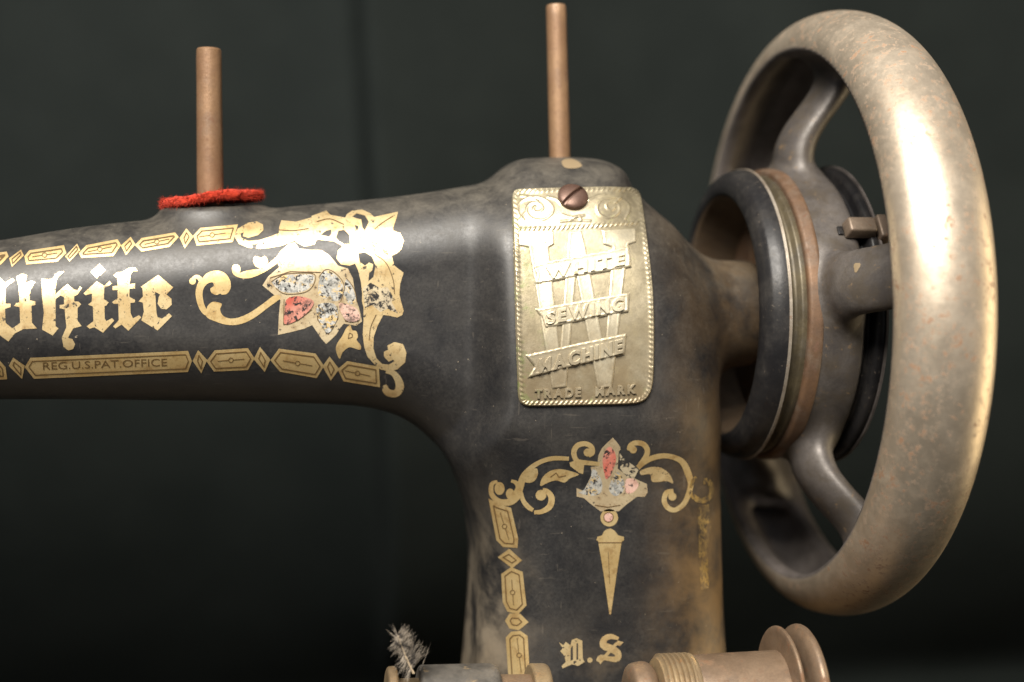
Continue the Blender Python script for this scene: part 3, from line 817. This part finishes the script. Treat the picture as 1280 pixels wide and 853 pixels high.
emboss('WHITE', (681, 350.5), (779, 332.5), 13.5, THICK + 0.45)
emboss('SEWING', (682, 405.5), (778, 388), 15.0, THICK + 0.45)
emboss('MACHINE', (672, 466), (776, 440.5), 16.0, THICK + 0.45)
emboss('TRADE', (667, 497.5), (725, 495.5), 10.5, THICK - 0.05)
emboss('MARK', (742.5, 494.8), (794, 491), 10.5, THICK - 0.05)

# ------------------------------------------------------------------ lathe
def frame(axis):
    a = np.array(axis, float); a /= np.linalg.norm(a)
    t = np.array([0, 0, 1.0]) if abs(a[2]) < .9 else np.array([0, 1.0, 0])
    u = np.cross(t, a); u /= np.linalg.norm(u)
    return a, u, np.cross(a, u)
def lathe(name, org, axis, prof, mat, parent=None, n=72, smooth=True, sharp=35, wob=None, cap=True):
    a, u, w = frame(axis)
    org = np.array(org, float)
    V = []; F = []
    for i, (x, r) in enumerate(prof):
        for k in range(n):
            t = 2 * math.pi * k / n
            rr = r * (1 + (wob(x, t) if wob else 0))
            V.append(org + a * x + (u * math.cos(t) + w * math.sin(t)) * rr)
    m = len(prof)
    for i in range(m - 1):
        for k in range(n):
            F.append((i * n + k, i * n + (k + 1) % n, (i + 1) * n + (k + 1) % n, (i + 1) * n + k))
    if cap and prof[0][1] > 1e-6: F.append(tuple(range(n))[::-1])
    if cap and prof[-1][1] > 1e-6: F.append(tuple((m - 1) * n + k for k in range(n)))
    o = mesh_obj(name, V, F, mat, parent)
    if sharp:
        me = o.data
        import bmesh
        bm = bmesh.new(); bm.from_mesh(me)
        bmesh.ops.remove_doubles(bm, verts=bm.verts, dist=1e-7)
        bmesh.ops.recalc_face_normals(bm, faces=bm.faces)
        for e in bm.edges:
            if len(e.link_faces) == 2 and e.calc_face_angle(0) > math.radians(sharp): e.smooth = False
        bm.to_mesh(me); bm.free()
    return o
def rounded(pts, r=0.5, k=3):
    """profile with its inner corners rounded off"""
    out = [pts[0]]
    for a, b, c in zip(pts, pts[1:], pts[2:]):
        a, b, c = map(np.array, (a, b, c))
        l1 = np.linalg.norm(a - b); l2 = np.linalg.norm(c - b); q = min(r, l1 * .45, l2 * .45)
        s = b + (a - b) / l1 * q; e = b + (c - b) / l2 * q
        for i in range(k + 1):
            t = i / k
            out.append(tuple((1 - t) ** 2 * s + 2 * t * (1 - t) * b + t * t * e))
    out.append(pts[-1])
    return [tuple(map(float, p)) for p in out]

# badge screw: domed slotted head
sp_, sn_ = trace([(715, 250.5)])
sp_, sn_ = sp_[0], sn_[0]
ax, su, sw = frame(sn_)
def screw():
    R = 3.15; n = 44; rings = 14
    ang = math.radians(52)
    best = None
    V = []; F = []
    # slot direction on screen: rising to the right
    sd = RGT * math.cos(ang) + UP * math.sin(ang); sd = sd - ax * (sd @ ax); sd /= np.linalg.norm(sd); sc = np.cross(ax, sd)
    g = 60
    xs = np.linspace(-R, R, g)
    idx = -np.ones((g, g), int)
    for i, a in enumerate(xs):
        for j, b in enumerate(xs):
            q = math.hypot(a, b)
            if q <= R * 1.03:
                q = min(q, R)
                h = 1.25 + 1.15 * math.sqrt(max(0, 1 - (q / R) ** 2 * .97)) - 0.0
                sl = 1.0 * (1 - min(1, max(0, (abs(b) - .26) / .16)))
                k = q / max(math.hypot(a, b), 1e-6) if math.hypot(a, b) > R else 1
                V.append(sp_ + ax * (h - sl) + sd * a * k + sc * b * k); idx[i, j] = len(V) - 1
    for i in range(g - 1):
        for j in range(g - 1):
            q = [idx[i, j], idx[i + 1, j], idx[i + 1, j + 1], idx[i, j + 1]]
            q = [k for k in q if k >= 0]
            if len(q) >= 3: F.append(tuple(q))
    o = len(V); n = 48
    for hh in (1.5, 0.2):
        for k in range(n):
            t = 2 * math.pi * k / n; V.append(sp_ + ax * hh + (sd * math.cos(t) + sc * math.sin(t)) * R)
    for k in range(n): F.append((o + k, o + n + k, o + n + (k + 1) % n, o + (k + 1) % n))
    return mesh_obj('screw', V, F, SCREWM, plate)
screw()

# ------------------------------------------------------------------ spool pins
def pin(p_top, p_bot, r, bury):
    a = (p_top - p_bot); Lh = np.linalg.norm(a)
    prof = [(-bury, r * 1.02), (0, r * 1.02)] + [(Lh * t, r * (1.02 - .05 * t)) for t in (.25, .5, .75, .92)] + [(Lh - .5, r * .96), (Lh - .15, r * .86), (Lh, r * .62), (Lh + .02, 0)]
    return lathe('spool_pin', p_bot, a, prof, PINRUST, root, 28, wob=lambda x, t: 0.012 * math.sin(x * .9 + 2 * t))
pin(at(261, 60, 0), at(263, 262, 0), 2.7, 6)
pin(at(695, 5.5, 2), at(700, 199, 2), 2.3, 6)

# ------------------------------------------------------------------ hand wheel
SPOKE = [math.radians(12 + 72 * k) for k in range(5)]
def wheel_sdf(P, part=None):
    x, y, z = P[:, 0], P[:, 1], P[:, 2]
    rho = np.sqrt(y * y + z * z)
    e = np.sqrt((x / 9.85) ** 2 + ((rho - 60) / 7.8) ** 2)
    rim = (e - 1) * 7.8 * 0.95
    rim = smax(rim, 58.6 - rho, 0.9)
    cav = (np.sqrt((x / 6.0) ** 2 + ((rho - 57.6) / 5.4) ** 2) - 1) * 5.4
    rim = smax(rim, -cav, 1.6)
    hub = smax(rho - 32.6, np.abs(x + 8.6) - 5.9, 2.0)
    sp = np.full(len(P), 1e3)
    for a in SPOKE:
        s = -y * math.cos(a) + z * math.sin(a); t = y * math.sin(a) + z * math.cos(a)
        xo = -8.2 + 8.6 * sstep(s, 34, 57) - 0.7 * np.sin(2 * np.pi * (np.clip(s, 33, 60) - 33) / 27)
        wt = 6.6 + 2.4 * sstep(s, 50, 62) + 0.9 * sstep(s, 40, 32)
        wx = 4.0 + 1.2 * sstep(s, 50, 62)
        d = (np.sqrt((t / wt) ** 2 + ((x - xo) / wx) ** 2) - 1) * wx * 1.1
        sp = np.minimum(sp, np.maximum(d, np.maximum(26 - s, s - 60.5)))
    d = smin(rim, sp, 7.5 * (1 - sstep(rho, 59.5, 62.5)) + 0.05)
    d = smin(d, hub, 3.6)
    bore = 24.0 - rho
    return smax(d, bore, 0.8)
wp, wq, wn = surface_nets(wheel_sdf, (-17, -70, -70), (12, 70, 70), 0.95)
wc = wp[wq].mean(1)
rho = np.hypot(wc[:, 1], wc[:, 2])
rimtest = (rho > 58.0)
hubtest = rho < 34.5
ang = np.arctan2(wc[:, 2], -wc[:, 1])
def sub(name, sel, mat, parent, mi=None):
    q = wq[sel]; used, inv = np.unique(q, return_inverse=True)
    return mesh_obj(name, wp[used], inv.reshape(q.shape), mat, parent, wn[used], None if mi is None else mi[sel])
wheel = sub('hand_wheel', hubtest, IRON, root)
wheel['label'] = 'worn hand wheel with five curved spokes'
rim_o = sub('rim', rimtest, NICKEL, wheel)
for a in SPOKE:
    da = np.abs((ang - a + np.pi) % (2 * np.pi) - np.pi)
    sub('spoke', ~rimtest & ~hubtest & (da < math.radians(36)), IRON, wheel)
# belt pulley beside the hub
lathe('flange', (0, 0, 0), (1, 0, 0), rounded([(-23.6, 26.6), (-24.3, 27.2), (-24.4, 28.6), (-23.9, 30.4), (-22.9, 31.7), (-21.2, 32.4), (-19.5, 32.7), (-19.0, 32.3), (-18.8, 27.2)], .5), BLACKSTEEL, wheel, 120, cap=False)
lathe('dish_wall', (0, 0, 0), (1, 0, 0), rounded([(-13.9, 23.6), (-18, 24.9), (-23.5, 26.3), (-24.0, 26.9)], .5), DISHTAN, wheel, 120, cap=False)
lathe('flange_edge', (0, 0, 0), (1, 0, 0), [(-19.75, 32.4), (-19.7, 32.82), (-19.1, 32.84), (-18.95, 32.3)], EDGESTEEL, wheel, 120, cap=False)
lathe('belt_groove', (0, 0, 0), (1, 0, 0), rounded([(-19.2, 27.6), (-18.6, 30.6), (-17.9, 30.2), (-17.2, 30.3), (-16.4, 31.4), (-15.2, 31.4), (-14.8, 28)], .3), OLIVE, wheel, 120, cap=False)
lathe('rust_ring', (0, 0, 0), (1, 0, 0), rounded([(-15.3, 26), (-15.4, 32.3), (-14.9, 32.8), (-12.9, 33.05), (-12.3, 32.8), (-12.0, 28)], .5), RUSTY, wheel, 120, cap=False)
lathe('dish_floor', (0, 0, 0), (1, 0, 0), [(-15.0, 8), (-15.2, 12), (-14.2, 16), (-13.8, 24.6)], RUSTY, wheel, 64)
lathe('axle', (0, 0, 0), (1, 0, 0), [(-18, 5), (14, 5), (14.5, 4), (14.5, 0)], PINKSTEEL, wheel, 40)
lathe('stop_disc', (0, 0, 0), (1, 0, 0), rounded([(-3.4, 10), (-3.2, 30.2), (-1.4, 30.4), (-1.2, 32.6), (-0.6, 33.4), (0.6, 33.5), (1.2, 32.8), (2.8, 30), (4, 10)], .4), BLACKSTEEL, wheel, 120)
lathe('disc_edge', (0, 0, 0), (1, 0, 0), [(0.75, 33.0), (0.8, 33.75), (1.25, 33.8), (1.5, 33.0)], NICKEL, wheel, 120)

def block(name, c, ex, ey, ez, hx, hy, hz, mat, parent, bev=0.4, taper=1.0):
    c = np.array(c, float); ex, ey, ez = [np.array(k, float) / np.linalg.norm(k) for k in (ex, ey, ez)]
    import bmesh
    bm = bmesh.new()
    vs = []
    for sx in (-1, 1):
        for sy in (-1, 1):
            for sz in (-1, 1):
                k = taper if sz > 0 else 1
                vs.append(bm.verts.new(W(c + ex * hx * sx * k + ey * hy * sy * k + ez * hz * sz)))
    bmesh.ops.convex_hull(bm, input=vs)
    bmesh.ops.dissolve_limit(bm, angle_limit=.01, verts=bm.verts, edges=bm.edges)
    bmesh.ops.bevel(bm, geom=list(bm.edges), offset=bev * .001, segments=3, profile=.5, affect='EDGES')
    me = bpy.data.meshes.new(name); bm.to_mesh(me); bm.free(); me.materials.append(mat)
    me.polygons.foreach_set('use_smooth', np.ones(len(me.polygons), bool))
    try: me.set_sharp_from_angle(angle=math.radians(40))
    except Exception: pass
    o = bpy.data.objects.new(name, me); COL.objects.link(o); o.parent = parent; o.location = -root_loc(parent)
    return o
# latch on the hub: a small T-headed catch
la = math.radians(34.5)
er = np.array([0, -math.cos(la), math.sin(la)]); et = np.array([0, math.sin(la), math.cos(la)]); exx = np.array([1.0, 0, 0])
latch = block('latch', er * 34.2 + exx * -2.9, exx, et, er, 3.4, 2.0, 1.5, DULLSTEEL, wheel, .5, .86)
block('latch_lip', er * 33.6 + exx * 1.9, exx, et, er, 1.2, 3.1, 1.7, DULLSTEEL, wheel, .5, .9)
block('latch_slot', er * 32.9 + exx * -6.9, exx, et, er, .55, 1.0, .3, BLACKSTEEL, wheel, .1)
# fleck of primer on the front spoke
fp = None
D = rays([(1071, 334)]); D /= np.linalg.norm(D); t = 190.0
for _ in range(90): t = t + wheel_sdf(CP + D * t)[0] * .7
fp = (CP + D * t)[0]; fn = grad(wheel_sdf, fp[None])[0]; fn /= np.linalg.norm(fn)
a_, u_, w_ = frame(fn)
fv = [fp + fn * .12] + [fp + fn * .03 + (u_ * math.cos(k) * .75 + w_ * math.sin(k) * 1.0) * (1 + .2 * math.sin(3 * k)) for k in np.linspace(0, 2 * math.pi, 14, endpoint=False)]
mesh_obj('paint_chip', fv, [(0, 1 + k, 1 + (k + 1) % 14) for k in range(14)], CREAM, wheel)

# ------------------------------------------------------------------ bobbin winder in front of the pillar, right
YW = -44.0
def axis_pt(px, py): return at(px, py, YW)
wa = axis_pt(800, 878); wb = axis_pt(1000, 869)
wax = (wb - wa) / np.linalg.norm(wb - wa)
def wx(px):   # distance along the winder axle at a pixel column
    q = axis_pt(px, 873); return (q - wa) @ wax
S = FPX / ((wa - CP) @ FWD)
winder = lathe('bobbin_winder', wa, wax, rounded([(wx(866), 0), (wx(866), 8.6), (wx(905), 8.75), (wx(968), 8.9), (wx(975), 8.9), (wx(976), 0)], .4), PINKSTEEL, root, 72)
winder['label'] = 'bobbin winder spindle with two round discs'
prof = [(wx(818), 0), (wx(818), 6.2), (wx(821), 8.3)]
for k in range(6):
    c = wx(824) + (wx(862) - wx(824)) * k / 6; st = (wx(862) - wx(824)) / 6
    prof += [(c, 8.6), (c + st * .25, 9.15), (c + st * .6, 9.15), (c + st * .85, 8.6)]
prof += [(wx(864), 9.0), (wx(866.5), 8.8), (wx(867), 0)]
lathe('ribbed_sleeve', wa, wax, prof, BRASS, winder, 72)
lathe('spindle_tip', wa + np.array([0, 0, 0]), wax, rounded([(wx(784), 0), (wx(784.5), 5.6), (wx(788), 7.4), (wx(806), 7.9), (wx(815), 7.2), (wx(818.5), 5.5), (wx(819), 0)], .8), PINKSTEEL, winder, 40)
lathe('winder_disc', wa, wax, rounded([(wx(972.5), 0), (wx(972.5), 12.8), (wx(973.5), 13.6), (wx(977), 13.7), (wx(979), 13.2), (wx(980), 7.5), (wx(980.5), 0)], .3), PINKSTEEL, winder, 96)
lathe('winder_hub', wa, wax, [(wx(979), 7.2), (wx(992), 7.0)], BRASS, winder, 48)
lathe('winder_disc', wa, wax, rounded([(wx(990), 0), (wx(990.5), 10.2), (wx(993), 12.6), (wx(999), 13.9), (wx(1005), 13.9), (wx(1010), 12.6), (wx(1013), 8), (wx(1013.5), 0)], 1.0), PINKSTEEL, winder, 96)
block('winder_bracket', (wa + wb) * .5 + np.array([-6, 17, -16]), (1, 0, 0), (0, 1, -.35), (0, .35, 1), 9, 18, 6, PAINT, winder, 2.0)

# ------------------------------------------------------------------ stitch regulator, left
YR = -36.0
ra = at(480, 892, YR); rb = at(700, 889, YR); rax = (rb - ra) / np.linalg.norm(rb - ra)
def rx(px): return (at(px, 890, YR) - ra) @ rax
reg = lathe('regulator_barrel', ra, rax, rounded([(rx(522), 0), (rx(522), 8.6), (rx(525), 9.2), (rx(610), 9.4), (rx(618), 9.2), (rx(623), 8.2), (rx(624), 0)], .7), WORNGREY, root, 72)
reg['label'] = 'grey worn barrel of the regulator low beside the pillar'
lathe('end_cap', ra, rax, rounded([(rx(482), 0), (rx(482), 8.2), (rx(484), 8.9), (rx(492), 9.0), (rx(495), 8.6), (rx(495.5), 0)], .6), BRASS, reg, 64)
lathe('stem', ra, rax, [(rx(494), 0), (rx(494), 6.6), (rx(523), 6.7), (rx(523.5), 0)], BRASS, reg, 48)
lathe('step_shaft', ra, rax, [(rx(622), 0), (rx(622), 7.2), (rx(664), 7.2), (rx(664.5), 0)], PINKSTEEL, reg, 64)
lathe('brass_collar', ra, rax, rounded([(rx(661), 0), (rx(661), 9.0), (rx(664), 9.3), (rx(680), 9.3), (rx(684), 9.0), (rx(684.5), 0)], .6), BRASS, reg, 72)
block('regulator_bracket', (ra + rb) * .5 + np.array([8, 14, -14]), (1, 0, 0), (0, 1, -.3), (0, .3, 1), 7, 14, 5, PAINT, reg, 1.8)

# bed below the frame that carries pillar and brackets
def rrect(x0, x1, y0, y1, r, n=8):
    out = []
    for cx, cy, a0 in ((x1 - r, y1 - r, 0), (x0 + r, y1 - r, 90), (x0 + r, y0 + r, 180), (x1 - r, y0 + r, 270)):
        for k in range(n + 1):
            t = math.radians(a0 + 90 * k / n); out.append((cx + r * math.cos(t), cy + r * math.sin(t)))
    return out
V = []; F = []
for zz, s in ((-FLOOR, 0), (-124, 0), (-119, .8), (-117, 3)):
    V += [(x, y, zz) for x, y in rrect(-250 + s, 2 - s, -66 + s, 66 - s, 20 - s)]
n = len(V) // 4
for i in range(3):
    for k in range(n): F.append((i * n + k, i * n + (k + 1) % n, (i + 1) * n + (k + 1) % n, (i + 1) * n + k))
F.append(tuple(range(n))[::-1]); F.append(tuple(3 * n + k for k in range(n)))
mesh_obj('bed', V, F, PAINT, root, smooth=False)

# ------------------------------------------------------------------ red felt washer on the front pin
felt_m = NT('red_felt')
felt_m.set(col=felt_m.mix(felt_m.ramp(felt_m.noise(1.2, 5, .7), .3, .7), (0.52, 0.052, 0.024), (0.34, 0.026, 0.013)), rough=0.95, sheen=0.05, spec=0.05).bump(felt_m.noise(2.5, 5, .8), .8, .0006)
FELT = felt_m.m
fc = at(265, 250, 0)
FR, FT = 10.4, 1.0
def felt_z(x, y): return 0.125 * x + 0.22 * math.sin(x * .45 + .6) - 0.02 * y
V = []; F = []; n = 96
prof = [(2.8, -FT), (6, -FT), (FR - .8, -FT), (FR - .2, -FT * .6), (FR, 0), (FR - .2, FT * .6), (FR - .8, FT), (6, FT * 1.05), (2.8, FT)]
for r_, z_ in prof:
    for k in range(n):
        t = 2 * math.pi * k / n
        rr = r_ * (1 + (.012 * math.sin(5 * t + 1) + .014 * math.sin(11 * t) + .018 * rng.normal()) * (r_ > 4))
        x_, y_ = rr * math.cos(t), rr * math.sin(t)
        V.append(fc + np.array([x_, y_, z_ + felt_z(x_, y_) + rng.normal() * .13]))
m = len(prof)
for i in range(m):
    j = (i + 1) % m
    for k in range(n): F.append((i * n + k, i * n + (k + 1) % n, j * n + (k + 1) % n, j * n + k))
felt = mesh_obj('felt_washer', V, F, FELT)
tag(felt, 'fuzzy red felt washer around the base of the left rusty spool pin', 'washer')
def hairs(name, roots, dirs, lens, rad, mat, parent, bend=.5):
    V = []; F = []
    for p, d_, L in zip(roots, dirs, lens):
        d_ = d_ / np.linalg.norm(d_); b = rng.normal(size=3); b -= d_ * (b @ d_); b /= max(np.linalg.norm(b), 1e-6)
        a, u, w = frame(d_); o = len(V); K = 4
        for i in range(K):
            t = i / (K - 1); c = p + d_ * L * t + b * bend * L * t * t
            r_ = rad * (1 - .85 * t)
            for k in range(3):
                q = 2.094 * k; V.append(c + (u * math.cos(q) + w * math.sin(q)) * r_)
        for i in range(K - 1):
            for k in range(3): F.append((o + i * 3 + k, o + i * 3 + (k + 1) % 3, o + i * 3 + 3 + (k + 1) % 3, o + i * 3 + 3 + k))
    return mesh_obj(name, V, F, mat, parent)
R_, D_, L_ = [], [], []
for _ in range(3000):
    t = rng.uniform(0, 2 * math.pi); e = rng.uniform(-1, 1)
    rr = FR - (.15 if abs(e) < .7 else rng.uniform(0, 6)); x_, y_ = rr * math.cos(t), rr * math.sin(t)
    R_.append(fc + np.array([x_, y_, e * FT + felt_z(x_, y_)]))
    D_.append(np.array([math.cos(t), math.sin(t), e * 1.2]) + rng.normal(size=3) * .8); L_.append(rng.uniform(.35, 1.15))
fz = hairs('fuzz', R_, D_, L_, .045, FELT, felt, .6); fz['kind'] = 'stuff'

# ------------------------------------------------------------------ grey feather scrap caught on the regulator
fm = NT('grey_feather'); fm.set(col=fm.mix(fm.ramp(fm.noise(.9, 3, .6), .4, .65), (0.34, 0.29, 0.23), (0.035, 0.03, 0.028)), rough=.8)
FEATH = fm.m
QUILL = NT('pale_quill').set(col=(0.42, 0.33, 0.22), rough=.5).m
Yf = YR - 6
q0, q1, q2 = at(517, 842, Yf), at(506, 818, Yf), at(497, 794, Yf)
qs = catmull([q0, q1, q2], 10, False)
V = []; F = []
for i, p in enumerate(qs):
    r_ = .28 * (1 - .7 * i / len(qs))
    for k in range(5): V.append(p + (RGT * math.cos(1.2566 * k) + FWD * math.sin(1.2566 * k)) * r_)
for i in range(len(qs) - 1):
    for k in range(5): F.append((i * 5 + k, i * 5 + (k + 1) % 5, i * 5 + 5 + (k + 1) % 5, i * 5 + 5 + k))
feather = mesh_obj('feather', V, F, QUILL)
tag(feather, 'tiny frayed grey feather stuck upright beside the worn grey barrel', 'feather')
R_, D_, L_ = [], [], []
for _ in range(420):
    t = rng.uniform(.12, 1); i = t * (len(qs) - 1); i0 = int(min(i, len(qs) - 2)); p = qs[i0] + (qs[i0 + 1] - qs[i0]) * (i - i0)
    side = 1 if rng.random() < .62 else -1
    R_.append(p)
    if side > 0:
        D_.append(RGT * rng.uniform(.35, .6) + UP * rng.uniform(.55, .85) + FWD * rng.normal() * .25); L_.append(rng.uniform(2.4, 5.6) * (1 - .5 * t))
    else:
        D_.append(-RGT * rng.uniform(.25, .5) + UP * (rng.uniform(-.9, -.4) if rng.random() < .6 else rng.uniform(.3, .7)) + FWD * rng.normal() * .25); L_.append(rng.uniform(1.2, 3.4))
st = at(525, 838, Yf)
R_ += [st, st]; D_ += [RGT * .45 + UP * 1.0, RGT * .5 + UP * 1.0]; L_ += [5.2, 4.4]
bb = hairs('barbs', R_, D_, L_, .095, FEATH, feather, .22); bb['kind'] = 'stuff'

# ------------------------------------------------------------------ black cloth backdrop sweeping down on to the table
cm = NT('black_backdrop_cloth')
weave = cm.noise(3.0, 3, .7)
cm.set(col=cm.mix(cm.ramp(cm.noise(.02, 4, .6), .3, .7), (0.0044, 0.0063, 0.0059), (0.0064, 0.0086, 0.0080)), rough=.85, spec=.12, sheen=.0).bump(weave, .3, .0006)
YB = 270.0; RB = 25.0
prof = [(-900 + 75 * i, -FLOOR) for i in range(0, 16)]
prof = [p for p in prof if p[0] < YB - RB] + [(YB - RB + RB * math.sin(t), -FLOOR + RB - RB * math.cos(t)) for t in np.linspace(0, math.pi / 2, 12)] + [(YB, -FLOOR + RB + 25 * i) for i in range(1, 36)]
xs = np.concatenate([np.arange(-900, -320, 30), np.arange(-320, 260, 2.5), np.arange(260, 900, 30)])
fx0 = at(442, 0, YB)[0]; fz0 = at(442, 0, YB)[2]; fx1 = at(488, 800, YB)[0]; fz1 = at(488, 800, YB)[2]
V = []; F = []
for y_, z_ in prof:
    up_ = sstep(np.array([z_]), -FLOOR + 4, -FLOOR + 70)[0]
    fx = fx0 + (fx1 - fx0) * (z_ - fz0) / (fz1 - fz0)
    s = xs - fx
    fold = -22.0 * sstep(s, -3, 4) * np.exp(-np.maximum(s - 4, 0) / 60)
    soft = 7 * np.sin(xs * .017 + z_ * .002) + 4 * np.sin(xs * .041 + 1.3 - z_ * .004) + 2 * np.sin(z_ * .03 + xs * .01)
    dy = (fold + soft * .6) * up_ + 52 * (min(max(-z_, 0), FLOOR) / 140) ** 2
    for x_, q in zip(xs, dy): V.append((x_, y_ + q, z_ + (0 if up_ > 0 else 0)))
n = len(xs)
for i in range(len(prof) - 1):
    for k in range(n - 1): F.append((i * n + k, i * n + k + 1, (i + 1) * n + k + 1, (i + 1) * n + k))
bd = mesh_obj('backdrop', V, F, cm.m)
tag(bd, 'dark grey cloth backdrop with one upright fold', 'backdrop', kind='structure')
